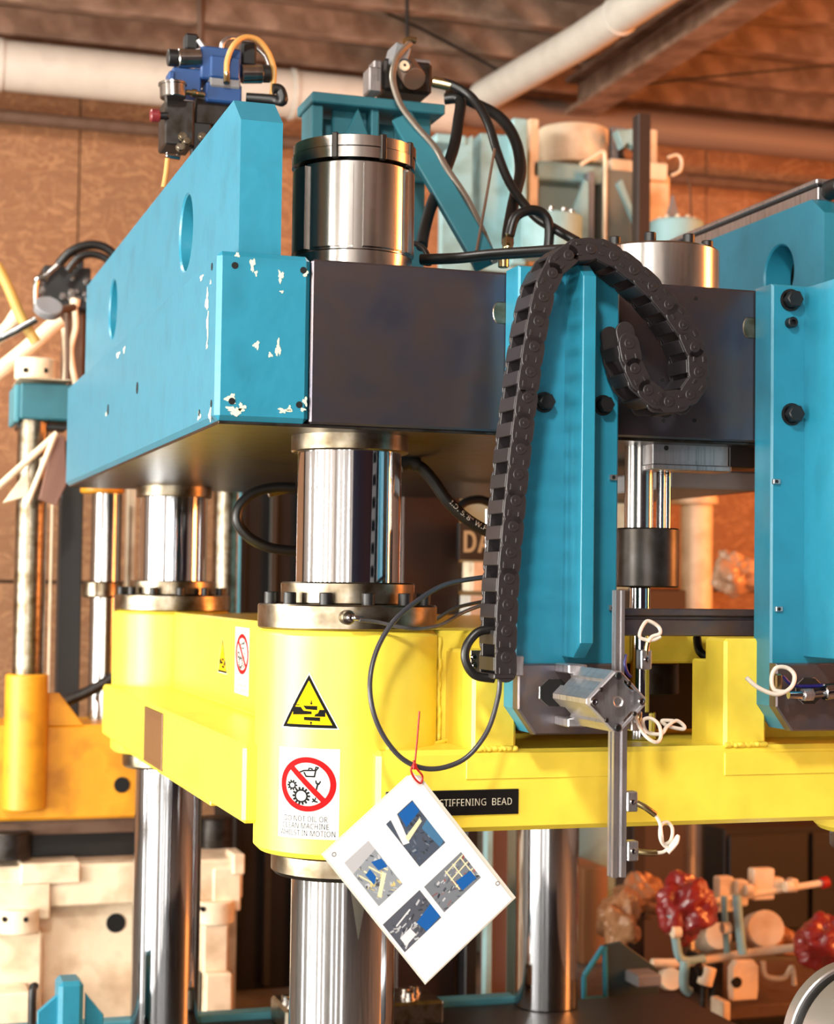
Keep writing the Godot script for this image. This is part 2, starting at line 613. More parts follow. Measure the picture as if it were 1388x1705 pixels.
const OPENINGS := [   # middle, inward, width, height, light
	[Vector3(-6.9, 1.25, -2.6), Vector3(1, 0, 0), 0.5, 2.2, 18.0],
	[Vector3(-6.9, 1.25, -0.6), Vector3(1, 0, 0), 0.5, 2.2, 24.0],
	[Vector3(-6.9, 1.25, 0.5), Vector3(1, 0, 0), 0.6, 2.2, 30.0],
	[Vector3(-6.9, 1.25, 1.5), Vector3(1, 0, 0), 0.6, 2.2, 30.0],
	[Vector3(-6.9, 1.25, 3.0), Vector3(1, 0, 0), 0.6, 2.2, 24.0],
	[Vector3(-6.9, 1.25, 4.6), Vector3(1, 0, 0), 0.3, 2.2, 12.0],
	[Vector3(-5.4, 1.25, 6.9), Vector3(0, 0, -1), 0.5, 2.2, 12.0],
	[Vector3(-3.6, 1.25, 6.9), Vector3(0, 0, -1), 0.3, 2.2, 7.0],
	[Vector3(-2.0, 1.25, 6.9), Vector3(0, 0, -1), 0.4, 2.2, 8.0],
	[Vector3(-6.9, 3.75, 2.2), Vector3(1, 0, 0), 1.5, 1.0, 12.0],
	[Vector3(-6.9, 3.75, 4.6), Vector3(1, 0, 0), 1.5, 1.0, 10.0],
	[Vector3(-4.6, 3.75, 6.9), Vector3(0, 0, -1), 1.2, 1.0, 8.0],
]
const LAMPS := [
	[Vector3(-1.3, 4.2, 3.0), Vector2(0.34, 0.34), 18.0, true, Vector3(0.5, 1.5, 0)],
	[Vector3(-4.0, 4.2, 2.8), Vector2(1.2, 0.6), 26.0, true, Vector3(-6.9, 2.6, 3.2)],
	[Vector3(-3.6, 4.2, -2.4), Vector2(1.2, 0.5), 22.0, true, Vector3(-6.9, 1.6, -3.0)],
	[Vector3(-1.6, 4.2, -2.2), Vector2(1.2, 0.5), 10.0, true, Vector3(0.2, 0.6, -3.8)],
	[Vector3(4.6, 4.1, 1.8), Vector2(0.6, 0.6), 17.0, false, Vector3(6.9, 1.4, 1.2)],
]
const FLOODS := [
	[Vector3(6.6, 2.6, 0.8), Vector3(0, 2.2, 0), Vector2(1.6, 2.9), 62.0],
	[Vector3(5.6, 2.7, -3.0), Vector3(2.6, 2.6, -5.9), Vector2(0.5, 0.5), 12.0],
]

# ---------------------------------------------------------------- the hall
func room() -> void:
	var slab := ramp_tex(41, 0.02, [Color(0.34, 0.33, 0.31), Color(0.45, 0.44, 0.42), Color(0.5, 0.49, 0.46)], 256, 1.0, 5, 1.3)
	var plaster := mat(Color(0.82, 0.80, 0.77), 0.8)
	var deck := mat(Color(0.60, 0.51, 0.44), 0.75, 0.0, ramp_tex(43, 0.02, [Color(0.7, 0.66, 0.62), Color(1, 1, 1)], 256, 1.0, 4, 1.5), 0.5)
	struct("floor", bx(Vector3(-7.2, -0.2, -6.3), Vector3(7.2, 0, 7.2), 0.0), mat(Color(1, 1, 1), 0.3, 0.0, slab, 0.4), "grey sealed concrete floor of the machine hall")
	var wl := Mb.new()
	wl.box(Vector3(-7.2, 0, -6.3), Vector3(-7.0, 4.6, 7.2), 0.0)
	struct("wall_left", wl, plaster, "pale side wall with tall daylight openings")
	struct("wall_right", bx(Vector3(7.0, 0, -6.3), Vector3(7.2, 4.6, 7.2), 0.0), mat(Color(0.62, 0.55, 0.5), 0.8), "dull side wall of the hall")
	struct("wall_front", bx(Vector3(-7.0, 0, 7.0), Vector3(7.0, 4.6, 7.2), 0.0), mat(Color(0.80, 0.79, 0.78), 0.8), "pale wall behind the camera with daylight openings")
	var wb := struct("wall_back", bx(Vector3(-7.0, 0, -6.3), Vector3(7.0, 4.6, -6.06), 0.0), mat(Color(0.16, 0.12, 0.09), 0.9), "back wall sheeted with bare strand boards")
	solo("tarpaulin", bx(Vector3(-0.9, 0.02, 6.78), Vector3(6.8, 3.6, 6.82), 0.01), mat(Color(0.07, 0.09, 0.2), 0.6), "dark navy tarpaulin hung along the front wall", "tarpaulin")
	# strand board sheets
	var strands: Array[StandardMaterial3D] = []
	for k in 3:
		strands.append(mat(Color(1, 1, 1), 0.75, 0.0, strand_board(60 + k), 1.3))
	var sheets := {}
	var i := 0
	for row in [[0.0, 1.69], [1.7, 4.13], [4.14, 4.6]]:
		for k in 11:
			var x0 := 0.163 + 1.22 * (k - 5)
			var s := bx(Vector3(x0 + 0.004, row[0], -6.06), Vector3(minf(x0 + 1.216, 6.99), row[1] - 0.006, -6.0 - 0.003 * (i % 3)), 0.002)
			part(wb, "strand_board", s, strands[(i * 7 + k) % 3])
			i += 1
	# ceiling with purlins
	var ce := struct("ceiling", bx(Vector3(-7.2, 4.6, -6.3), Vector3(7.2, 4.8, 7.2), 0.0), deck, "boarded brown roof deck")
	var purlin := mat(Color(0.56, 0.46, 0.39), 0.7, 0.0, deck.albedo_texture, 0.8)
	for k in 24:
		var z := -5.75 + 0.52 * k
		part(ce, "purlin", bx(Vector3(-6.9, 4.46, z - 0.035), Vector3(6.9, 4.6, z + 0.035), 0.004), purlin)
	for x in [-3.2, 2.78]:
		var r := Mb.new()
		r.box(Vector3(x - 0.09, 4.26, -5.45), Vector3(x + 0.09, 4.29, 6.9), 0.003)
		r.box(Vector3(x - 0.015, 4.29, -5.45), Vector3(x + 0.015, 4.43, 6.9), 0.0)
		r.box(Vector3(x - 0.09, 4.43, -5.45), Vector3(x + 0.09, 4.46, 6.9), 0.003)
		part(ce, "rafter", r, purlin)
	# daylight strips
	for k in OPENINGS.size():
		var o: Array = OPENINGS[k]
		var p: Vector3 = o[0]
		var inward: Vector3 = o[1]
		var side := Vector3(absf(inward.z), 0, absf(inward.x))
		var half: Vector3 = side * o[2] / 2.0 + Vector3(0, o[3] / 2.0, 0)
		var pane := struct("window_%d" % (k + 1), bx(p - half - inward * 0.02, p + half + inward * 0.03, 0.0), glow(DAY, 2.2), "tall bright daylight opening" if o[3] > 2 else "bright daylight window high in the wall")
		var f := Mb.new()
		for s in [-1.0, 1.0]:
			f.box(p + side * s * (o[2] / 2.0 + 0.03) - side * 0.03 - Vector3(0, o[3] / 2.0 + 0.06, 0) - inward * 0.05, p + side * s * (o[2] / 2.0 + 0.03) + side * 0.03 + Vector3(0, o[3] / 2.0 + 0.06, 0) + inward * 0.05)
		f.box(p - half - inward * 0.05 + Vector3(0, o[3], 0), p + half + inward * 0.05 + Vector3(0, 0.06, 0))
		part(pane, "window_frame", f, grey_paint)
	for k in LAMPS.size():
		var o: Array = LAMPS[k]
		var p: Vector3 = o[0]
		var s: Vector2 = o[1]
		var l := thing("ceiling_lamp", ["square white bay lamp above the camera", "long white bay lamp over the open floor", "long white bay lamp turned to the side wall", "long white bay lamp over the amber press", "square orange sodium lamp under the roof"][k], "lamp", p)
		var dn: Vector3 = ((o[4] as Vector3) - p).normalized()
		var bs := Basis.looking_at(dn, Vector3.UP if absf(dn.y) < 0.95 else Vector3(0, 0, -1))
		var hm := Mb.new()
		hm.box(p - dn * 0.05 - Vector3(s.x / 2 + 0.03, s.y / 2 + 0.03, 0.08), p - dn * 0.05 + Vector3(s.x / 2 + 0.03, s.y / 2 + 0.03, 0.08), 0.01, bs)
		part(l, "housing", hm, grey_paint)
		hm = Mb.new()
		hm.box(p + dn * 0.05 - Vector3(s.x / 2, s.y / 2, 0.02), p + dn * 0.05 + Vector3(s.x / 2, s.y / 2, 0.02), 0.004, bs)
		part(l, "lamp_diffuser", hm, glow(DAY if o[3] else SODIUM, 3.0))
		part(l, "hanger", tb([p - dn * 0.1, Vector3(p.x, 4.6, p.z)], 0.012, 8, 1), black)
	for k in FLOODS.size():
		var o: Array = FLOODS[k]
		var p: Vector3 = o[0]
		var d: Vector3 = (o[1] - p).normalized()
		var b := Basis.looking_at(d)
		var l := thing("flood_lamp", ["tall orange sodium floodlight fixed to the side wall", "small square orange floodlight turned up to the back wall"][k], "lamp", p)
		part(l, "lamp_post", bx(Vector3(p.x + 0.05, 0, p.z - 0.03), Vector3(p.x + 0.11, p.y, p.z + 0.03)), grey_paint)
		var m := Mb.new()
		m.box(p - d * 0.10 - Vector3(o[2].x / 2 + 0.04, o[2].y / 2 + 0.04, 0.06), p - d * 0.10 + Vector3(o[2].x / 2 + 0.04, o[2].y / 2 + 0.04, 0.06), 0.01, b)
		part(l, "housing", m, grey_paint)
		var g := Mb.new()
		g.box(p - d * 0.03 - Vector3(o[2].x / 2, o[2].y / 2, 0.015), p - d * 0.03 + Vector3(o[2].x / 2, o[2].y / 2, 0.015), 0.004, b)
		part(l, "lamp_lens", g, glow(SODIUM, 3.0))
	# ducts under the roof
	var duct := Mb.new()
	duct.tube([Vector3(-6.8, 4.27, -5.62), Vector3(2.1, 4.27, -5.62)], 0.125, 28, 1)
	for k in 6:
		duct.lathe(Vector3(-6.3 + 1.5 * k, 4.27, -5.62), Vector3.RIGHT, [Vector2(0.12, 0), Vector2(0.133, 0.004), Vector2(0.133, 0.026), Vector2(0.12, 0.03)], 28)
	solo("air_duct", duct, pipe_white, "thick white round duct running level along the back wall", "duct")
	solo("brown_pipe", tb([Vector3(2.14, 4.29, -5.62), Vector3(6.8, 4.29, -5.62)], 0.095, 24, 1), mat(Color(0.46, 0.38, 0.33), 0.6), "thick brown pipe running level along the back wall past the rafter", "pipe")
	solo("roof_cable", tb([Vector3(2.7038, 4.2746, -5), Vector3(3.2726, 4.3743, -4.9), Vector3(3.9971, 4.4852, -4.8)], 0.006, 8, 3), black, "thin dark cable crossing under the orange-lit purlins", "wire")
	solo("hanger_rod", tb([Vector3(0.6413, 4.6924, -5.2), Vector3(0.6477, 4.3508, -5.2)], 0.018, 10, 1), brown, "brown rod hanging from the roof above the blue valve stack", "rod")
	solo("conduit_stub", tb([Vector3(3.517, 4.6462, -4.2), Vector3(3.5178, 4.4617, -4.2)], 0.012, 10, 1), brown, "short conduit stub hanging from the roof boards in the corner", "pipe")
	var duct2 := Mb.new()
	duct2.tube([Vector3(2.22, 4.31, -5.45), Vector3(2.33, 4.31, -4.4), Vector3(2.62, 4.31, 2.0)], 0.085, 24, 1)
	duct2.lathe(Vector3(2.35, 4.31, -4.0), Vector3(0.02, 0, 1), [Vector2(0.08, 0), Vector2(0.092, 0.004), Vector2(0.092, 0.026), Vector2(0.08, 0.03)], 24)
	solo("roof_pipe", duct2, pipe_white, "pale round pipe slanting across the roof beside the brown rafter", "pipe")
	solo("conduit", tb([Vector3(-6.8, 4.06, -5.8), Vector3(6.8, 4.06, -5.8)], 0.035, 14, 1), brown, "thin brown conduit running under the white duct", "pipe")
	solo("hanging_wire", tb([Vector3(1.3284, 4.6121, -5), Vector3(1.7522, 4.5208, -5.1), Vector3(2.22, 4.3812, -5.2)], 0.008, 8, 4), black, "thin dark wire sagging under the roof near the slanting pipe", "wire")
	solo("hanger_rod", tb([Vector3(1.5212, 4.5698, -4.6), Vector3(1.5281, 4.2926, -4.6)], 0.009, 8, 1), black, "short dark rod hanging above the grey valve", "rod")

func strand_board(sd: int) -> ImageTexture:
	var im := Image.create(384, 384, false, Image.FORMAT_RGB8)
	im.fill(Color(0.55, 0.38, 0.25))
	var rng := RandomNumberGenerator.new()
	rng.seed = sd
	for k in 900:
		var c := Vector2(rng.randf() * 384, rng.randf() * 384)
		var d := Vector2.from_angle(rng.randf_range(-0.6, 0.6) + (PI / 2 if rng.randi() % 4 == 0 else 0.0))
		var l := rng.randf_range(10, 34)
		var w := rng.randf_range(2.0, 6.0)
		var t := rng.randf()
		var col := Color(0.53, 0.37, 0.25).lerp(Color(0.66, 0.48, 0.33), t * t)
		var nn := d.orthogonal() * w
		var q := [c + d * l + nn, c - d * l + nn * 0.7, c - d * l - nn, c + d * l - nn * 0.6]
		fill_tri(im, q[0], q[1], q[2], col); fill_tri(im, q[0], q[2], q[3], col)
	return ImageTexture.create_from_image(im)

# ---------------------------------------------------------------- the press: blue crown
func crown() -> void:
	var t := thing("upper_crosshead", "turquoise upper crown of the press with a dark steel front plate", "press", Vector3(0.6, 1.99, -1.0))
	part(t, "end_block", bx(Vector3(-0.30, 1.99, -2.16), Vector3(-0.128, 2.295, 0.18), 0.009), blue)
	part(t, "crown_body", bx(Vector3(-0.128, 1.995, -2.15), Vector3(1.6, 2.285, 0.05), 0.004), blue)
	part(t, "front_plate", bx(Vector3(-0.1265, 1.99, 0.05), Vector3(1.6, 2.291, 0.18), 0.004), patina, "dark oil-stained steel front plate")
	part(t, "underside_plate", bx(Vector3(-0.292, 1.984, -2.14), Vector3(1.58, 1.9905, 0.172), 0.002), dark_steel)
	# upright plate with two round lifting holes
	var g := Mb.new()
	var o := Vector3(-0.18, 0, 0)
	var ex := Vector3(0, 0, 1)
	var ey := Vector3.UP
	var y0 := 2.293
	var y1 := 2.593
	for s: Vector2 in [Vector2(-2.08, -1.62), Vector2(-1.36, -0.52)]:
		g.prism(PackedVector2Array([Vector2(s.x, y0), Vector2(s.y, y0), Vector2(s.y, y1), Vector2(s.x, y1)]), o, ex, ey, 0.078, 0.0)
	g.hole_tile(Vector2(-1.62, y0), Vector2(-1.36, y1), Vector2(-1.49, 2.436), 0.08, o, ex, ey, 0.078)
	g.hole_tile(Vector2(-0.52, y0), Vector2(-0.25, y1), Vector2(-0.387, 2.436), 0.08, o, ex, ey, 0.078)
	g.prism(PackedVector2Array([Vector2(-0.25, y0), Vector2(0.16, y0), Vector2(0.16, 2.54), Vector2(0.09, y1), Vector2(-0.25, y1)]), o, ex, ey, 0.078, 0.0)
	part(t, "upright_plate", g, blue)
	# second upright plate on the other side of the crown
	var h := Mb.new()
	var o2 := Vector3(1.33, 0, 0)
	for s: Vector2 in [Vector2(-2.1, -0.76)]:
		h.prism(PackedVector2Array([Vector2(s.x, 2.29), Vector2(s.y, 2.29), Vector2(s.y, 2.635), Vector2(s.x, 2.635)]), o2, ex, ey, 0.078, 0.0)
	h.hole_tile(Vector2(-0.76, 2.29), Vector2(-0.5, 2.635), Vector2(-0.575, 2.48), 0.072, o2, ex, ey, 0.078)
	h.prism(PackedVector2Array([Vector2(-0.5, 2.29), Vector2(-0.36, 2.29), Vector2(-0.36, 2.592), Vector2(-0.42, 2.635), Vector2(-0.5, 2.635)]), o2, ex, ey, 0.078, 0.0)
	part(t, "upright_plate", h, blue)
	part(t, "inner_web", bx(Vector3(1.40, 2.286, -1.8), Vector3(1.44, 2.6, -0.45), 0.004), teal_dark)
	# holes drilled in the blue end and side
	for p: Vector3 in [Vector3(-0.2685, 2.2689, 0.18), Vector3(-0.1422, 2.2688, 0.18), Vector3(-0.2696, 2.0245, 0.18), Vector3(-0.146, 2.0235, 0.18)]:
		part(t, "bolt_hole", cy(p - Vector3(0, 0, 0.01), p + Vector3(0, 0, 0.0008), 0.0062, 20, 0.0002), hole_black)
	for p: Vector3 in [Vector3(-0.3, 2.1427, -0.7443), Vector3(-0.3, 2.1378, -1.2311), Vector3(-0.3, 2.015, 0.0313), Vector3(-0.3, 2.2734, 0.1287), Vector3(-0.3, 2.022, 0.1466)]:
		part(t, "bolt_hole", cy(p + Vector3(0.01, 0, 0), p - Vector3(0.0008, 0, 0), 0.014 if p.z < -0.5 else 0.007, 20, 0.0002), hole_black)
	# bare primer where the paint has chipped
	var c := Mb.new()
	var k := 0
	for q in [[Vector3(-0.2645, 2.2877, 0.18), .007, .006], [Vector3(-0.2367, 2.2733, 0.18), .008, .017], [Vector3(-0.2299, 2.2574, 0.18), .004, .008], [Vector3(-0.1844, 2.255, 0.18), .007, .016], [Vector3(-0.1817, 2.2268, 0.18), .005, .004], [Vector3(-0.1387, 2.2636, 0.18), .009, .009], [Vector3(-0.2265, 2.1272, 0.18), .008, .012], [Vector3(-0.1866, 2.1239, 0.18), .007, .022], [Vector3(-0.2008, 2.1112, 0.18), .006, .006], [Vector3(-0.2719, 2.0287, 0.18), .014, .011], [Vector3(-0.2628, 2.0075, 0.18), .022, .012], [Vector3(-0.252, 2.0145, 0.18), .01, .01], [Vector3(-0.1747, 2.0113, 0.18), .018, .006], [Vector3(-0.1637, 2.0162, 0.18), .006, .008], [Vector3(-0.1349, 2.0305, 0.18), .006, .012], [Vector3(-0.1391, 2.0151, 0.18), .007, .005]]:
		paint_patch(c, q[0], Vector3.RIGHT, Vector3.UP, q[1], q[2], 100 + k)
		k += 1
	for q in [[Vector3(-0.3, 2.2698, 0.0302), .03, .007], [Vector3(-0.3, 2.2462, 0.1199), .012, .006], [Vector3(-0.3, 2.218, 0.0882), .026, .03], [Vector3(-0.3, 2.1723, 0.0983), .02, .035], [Vector3(-0.3, 2.1339, 0.0962), .016, .012], [Vector3(-0.3, 2.2593, -1.0652), .06, .009], [Vector3(-0.3, 2.2585, -0.9634), .03, .012], [Vector3(-0.3, 2.0105, 0.0317), .03, .012], [Vector3(-0.3, 2.0033, 0.1371), .025, .018], [Vector3(-0.3, 2.1284, -1.2635), .02, .008]]:
		paint_patch(c, q[0], Vector3(0, 0, 1), Vector3.UP, q[1] * 0.8, q[2], 200 + k)
		k += 1
	var cp := part(t, "paint_chips", c, chip, "pale bare patches where the paint has chipped off")
	cp.set_meta("kind", "stuff")
	# keyed lugs on the steel plate beside each bracket
	for q: Vector3 in [Vector3(0.2399, 2.214, 0.18), Vector3(0.7641, 2.2158, 0.18)]:
		var m := Mb.new()
		var pl := PackedVector2Array([Vector2(0.012, -0.021), Vector2(0.012, 0.021)])
		for i in 9:
			pl.append(Vector2(-0.004, 0.0) + Vector2.from_angle(PI / 2 + PI * (i + 0.5) / 9.0) * Vector2(0.012, 0.021))
		m.prism(pl, q - Vector3(0, 0, 0.002), Vector3.RIGHT, Vector3.UP, 0.004, 0.0015)
		part(t, "keyed_lug", m, flange_steel)
	for q: Vector3 in [Vector3(0.571, 2.262, 0.18), Vector3(0.6458, 2.2667, 0.18), Vector3(0.5749, 2.1043, 0.18), Vector3(0.6262, 2.1091, 0.18), Vector3(0.5781, 2.0251, 0.18), Vector3(0.5755, 2.1862, 0.18), Vector3(0.6449, 2.0279, 0.18)]:
		part(t, "tapped_hole", cy(q - Vector3(0, 0, 0.01), q + Vector3(0, 0, 0.0008), 0.004, 14, 0.0002), hole_black)

func rods() -> void:
	var a := guide_rod("chrome guide rod under the big ribbed nut, behind the hanging sheet", Vector3.ZERO, 0.376, 2.3)
	var b := guide_rod("chrome guide rod at the far end of the yellow platen's sticker wall", Vector3(0, 0, -1.9645), 0.376, 2.3)
	var c := guide_rod("chrome guide rod with an orange streak below the black nameplate side", Vector3(1.216, 0, -1.9645), 0.376, 2.3)
	for q in [[a, Vector3.ZERO], [b, Vector3(0, 0, -1.9645)], [c, Vector3(1.216, 0, -1.9645)]]:
		var m := Mb.new()
		ring(m, q[1], 0.1, 0.113, 1.952, 1.992)
		part(q[0], "shoulder_collar", m, flange_steel)
	# split nut on top of the near rod
	var t := thing("rod_nut", "large shiny ribbed steel nut standing on the dark crown plate", "nut", Vector3(0, 2.29, 0))
	var body := Mb.new()
	ring(body, Vector3.ZERO, 0.0, 0.111, 2.291, 2.5)
	part(t, "core", body, ground_steel)
	var g0 := deg_to_rad(-11.0)
	for k in 7:
		var w := Mb.new()
		w.arc(Vector3.ZERO, 0.109, 0.1185, 2.335, 2.494, g0 + TAU * k / 7 + 0.085, g0 + TAU * (k + 1) / 7 - 0.085, 18)
		part(t, "shell_panel", w, ground_steel)
	var low := Mb.new()
	ring(low, Vector3.ZERO, 0.1, 0.1145, 2.3, 2.331)
	part(t, "lower_band", low, ground_steel)
	var cuts := [-95.0, -33.0, 12.0, 50.0, 110.0, 170.0, 230.0, 265.0]
	for k in cuts.size() - 1:
		for j in 2:
			var s := Mb.new()
			var r := 0.1205 - 0.002 * ((k + j) % 2)
			s.arc(Vector3.ZERO, 0.09, r, 2.503 + 0.0215 * j, 2.523 + 0.0215 * j, deg_to_rad(cuts[k] + 2), deg_to_rad(cuts[k + 1] - 2), 16)
			part(t, "clamp_segment", s, ground_steel)
	for k in [1, 2, 3]:
		var d := Vector3(sin(deg_to_rad(cuts[k])), 0, cos(deg_to_rad(cuts[k])))
		var s := Mb.new()
		s.box(d * 0.117 + Vector3(-0.006, 2.500, -0.006), d * 0.117 + Vector3(0.006, 2.549, 0.006), 0.002, Basis(Vector3.UP, deg_to_rad(cuts[k])))
		part(t, "clamp_lug", s, dark_steel)
	var top := Mb.new()
	ring(top, Vector3.ZERO, 0.0, 0.1, 2.54, 2.551)
	part(t, "top_plate", top, ground_steel)
	# the ram cap in the middle of the crown
	var m := thing("cylinder_cover", "smooth steel cylinder cap with black bolts on the crown", "cylinder", Vector3(0.635, 2.29, 0.02))
	var cc := Vector3(0.635, 0, 0.02)
	var cap := Mb.new()
	ring(cap, cc, 0.0, 0.129, 2.291, 2.385, 72, 0.004)
	part(m, "cap_body", cap, ground_steel)
	for k in 8:
		var an := TAU * (k + 0.3) / 8
		part(m, "bolt", socket_bolt(cc + Vector3(sin(an) * 0.104, 2.385, cos(an) * 0.104), Vector3.UP, 0.012, 0.02), black)
	# ram rods and sleeve below the crown
	var r := thing("ram", "steel ram rods in a dark sleeve between the two blue brackets", "cylinder", Vector3(0.608, 1.4, 0.05))
	part(r, "ram_rod", cy(Vector3(0.588, 1.80, 0.05), Vector3(0.588, 1.99, 0.05), 0.029, 40), ground_steel)
	part(r, "side_rod", cy(Vector3(0.636, 1.80, 0.05), Vector3(0.636, 1.99, 0.05), 0.009, 20), chrome)
	part(r, "side_rod", cy(Vector3(0.658, 1.80, 0.03), Vector3(0.658, 1.99, 0.03), 0.009, 20), chrome)
	part(r, "sleeve", cy(Vector3(0.608, 1.702, 0.05), Vector3(0.608, 1.82, 0.05), 0.063, 48, 0.003), dark_steel)
	part(r, "piston", cy(Vector3(0.592, 1.40, 0.05), Vector3(0.592, 1.702, 0.05), 0.021, 40), chrome)
	part(r, "piston_collar", cy(Vector3(0.592, 1.40, 0.05), Vector3(0.592, 1.455, 0.05), 0.034, 40), chrome)

# ---------------------------------------------------------------- the press: yellow platen
func platen() -> void:
	var t := thing("sliding_platen", "bright yellow welded platen riding on the chrome guide rods", "press", Vector3(0.6, 1.2, -1.0))
	part(t, "body", bx(Vector3(-0.02, 1.255, -1.96), Vector3(1.22, 1.388, 0.03), 0.003), yellow)
	part(t, "front_box", bx(Vector3(0.004, 1.248, 0.02), Vector3(1.25, 1.3985, 0.2), 0.009), yellow)
	part(t, "side_box", bx(Vector3(-0.2, 1.248, -1.97), Vector3(-0.015, 1.396, 0.004), 0.007), yellow)
	part(t, "cover_strip", bx(Vector3(-0.19, 1.236, -1.62), Vector3(-0.17, 1.249, -0.36), 0.003), yellow)
	var sw := Mb.new()
	sw.box(Vector3(-0.02, 1.38, -1.86), Vector3(0.02, 1.613, -0.1), 0.004)
	part(t, "side_wall", sw, yellow)
	part(t, "front_wall", bx(Vector3(0.1, 1.385, -0.02), Vector3(0.28, 1.613, 0.04), 0.005), yellow)
	part(t, "front_wall", bx(Vector3(0.80, 1.385, -0.02), Vector3(1.2, 1.60, 0.04), 0.005), yellow)
	part(t, "cross_bar", bx(Vector3(0.27, 1.545, -0.10), Vector3(0.85, 1.612, -0.06), 0.004), yellow)
	part(t, "deck_plate", bx(Vector3(0.02, 1.59, -1.9), Vector3(1.2, 1.61, -0.14), 0.003), yellow)
	part(t, "deck_plate", bx(Vector3(0.05, 1.592, -0.14), Vector3(0.27, 1.611, 0.02), 0.003), yellow)
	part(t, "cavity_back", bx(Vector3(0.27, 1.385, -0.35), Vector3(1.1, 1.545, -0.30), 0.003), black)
	part(t, "cavity_cylinder", cy(Vector3(0.72, 1.475, -0.2), Vector3(0.72, 1.54, -0.2), 0.075, 36), dark_steel)
	for q: Vector2 in [Vector2(0.188, 0.275), Vector2(0.705, 0.796)]:
		var hi := 1.58 if q.x < 0.5 else 1.605
		part(t, "guide_post", bx(Vector3(q.x, 1.39, 0.03 if q.x < 0.5 else 0.11), Vector3(q.y, hi, 0.196), 0.006), yellow)
	part(t, "post_rib", bx(Vector3(0.712, 1.39, 0.04), Vector3(0.79, 1.56, 0.112), 0.004), yellow)
	# pads welded to the front
	for q in [[Vector3(0.1746, 1.3445, 0.2), Vector3(0.4662, 1.3925, 0.2)], [Vector3(0.7026, 1.3414, 0.2), Vector3(1.24, 1.385, 0.2)]]:
		part(t, "wear_pad", bx(Vector3(q[0].x, q[0].y, 0.198), Vector3(q[1].x, maxf(q[0].y, q[1].y), 0.203), 0.002), yellow)
	var weld := Mb.new()
	var rng := RandomNumberGenerator.new()
	rng.seed = 5
	for line in [[Vector3(0.03, 1.399, 0.178), Vector3(0.19, 1.4, 0.045)], [Vector3(0.19, 1.4, 0.196), Vector3(0.275, 1.4, 0.198)], [Vector3(0.705, 1.4, 0.198), Vector3(0.796, 1.4, 0.198)], [Vector3(0.172, 1.4, 0.045), Vector3(0.172, 1.6, 0.045)], [Vector3(-0.021, 1.398, -1.8), Vector3(-0.021, 1.398, -0.17)]]:
		var pts := []
		for k in 25:
			pts.append((line[0] as Vector3).lerp(line[1], k / 24.0) + Vector3(rng.randf_range(-1, 1), rng.randf_range(-1, 1), rng.randf_range(-1, 1)) * 0.0016)
		weld.tube(pts, 0.005, 8, 2)
	part(t, "weld_bead", weld, yellow)
	for q in [[Vector3.ZERO, 1.614], [Vector3(0, 0, -1.9645), 1.614], [Vector3(1.216, 0, -1.9645), 1.614], [Vector3(1.216, 0, 0), 1.614]]:
		var c: Vector3 = q[0]
		var m := Mb.new()
		ring(m, c, 0.1, 0.1735, 1.198, 1.6145, 80, 0.01)
		var hub := part(t, "hub", m, yellow)
		var f := Mb.new()
		ring(f, c, 0.1, 0.172, 1.6155, 1.662, 80, 0.003)
		var fl := part(t, "flange", f, flange_steel, "oily steel flange ring")
		var f2 := Mb.new()
		ring(f2, c, 0.1, 0.1285, 1.662, 1.704, 64, 0.003)
		part(fl, "gland_ring", f2, flange_steel)
		var lo := Mb.new()
		ring(lo, c, 0.1, 0.139, 1.152, 1.199, 64, 0.008)
		part(hub, "lower_bush", lo, flange_steel)
		for k in 12:
			var an := TAU * (k - 0.03) / 12
			part(fl, "bolt", socket_bolt(c + Vector3(sin(an) * 0.151, 1.662, cos(an) * 0.151), Vector3.UP, 0.0122, 0.0225), black)
	# bottom key plates seen under the side box
	part(t, "key_block", bx(Vector3(-0.16, 1.225, -1.97), Vector3(-0.02, 1.249, -1.7), 0.003), yellow)
	# grease fitting on the near flange
	var gf := thing("grease_fitting", "small shiny grease fitting screwed into the near steel flange", "fitting", Vector3(-0.04, 1.64, 0.17))
	var p := Vector3(-0.0472, 1.6399, 0.17)
	var d := Vector3(0.05, -0.02, 1).normalized()
	var m := Mb.new()
	m.lathe(p - d * 0.01, d, [Vector2(0, 0), Vector2(0.0135, 0), Vector2(0.0135, 0.016), Vector2(0.011, 0.018), Vector2(0, 0.018)], 24)
	part(gf, "boss", m, flange_steel)
	m = Mb.new()
	m.lathe(p + d * 0.008, d, [Vector2(0, 0), Vector2(0.0075, 0), Vector2(0.0075, 0.008), Vector2(0.005, 0.009), Vector2(0.005, 0.02), Vector2(0, 0.02)], 6)
	m.tube([p + d * 0.022, p + d * 0.028 + Vector3(0.006, 0, 0), p + Vector3(0.022, -0.002, 0.026)], 0.0045, 10, 3)
	part(gf, "nipple", m, chrome)

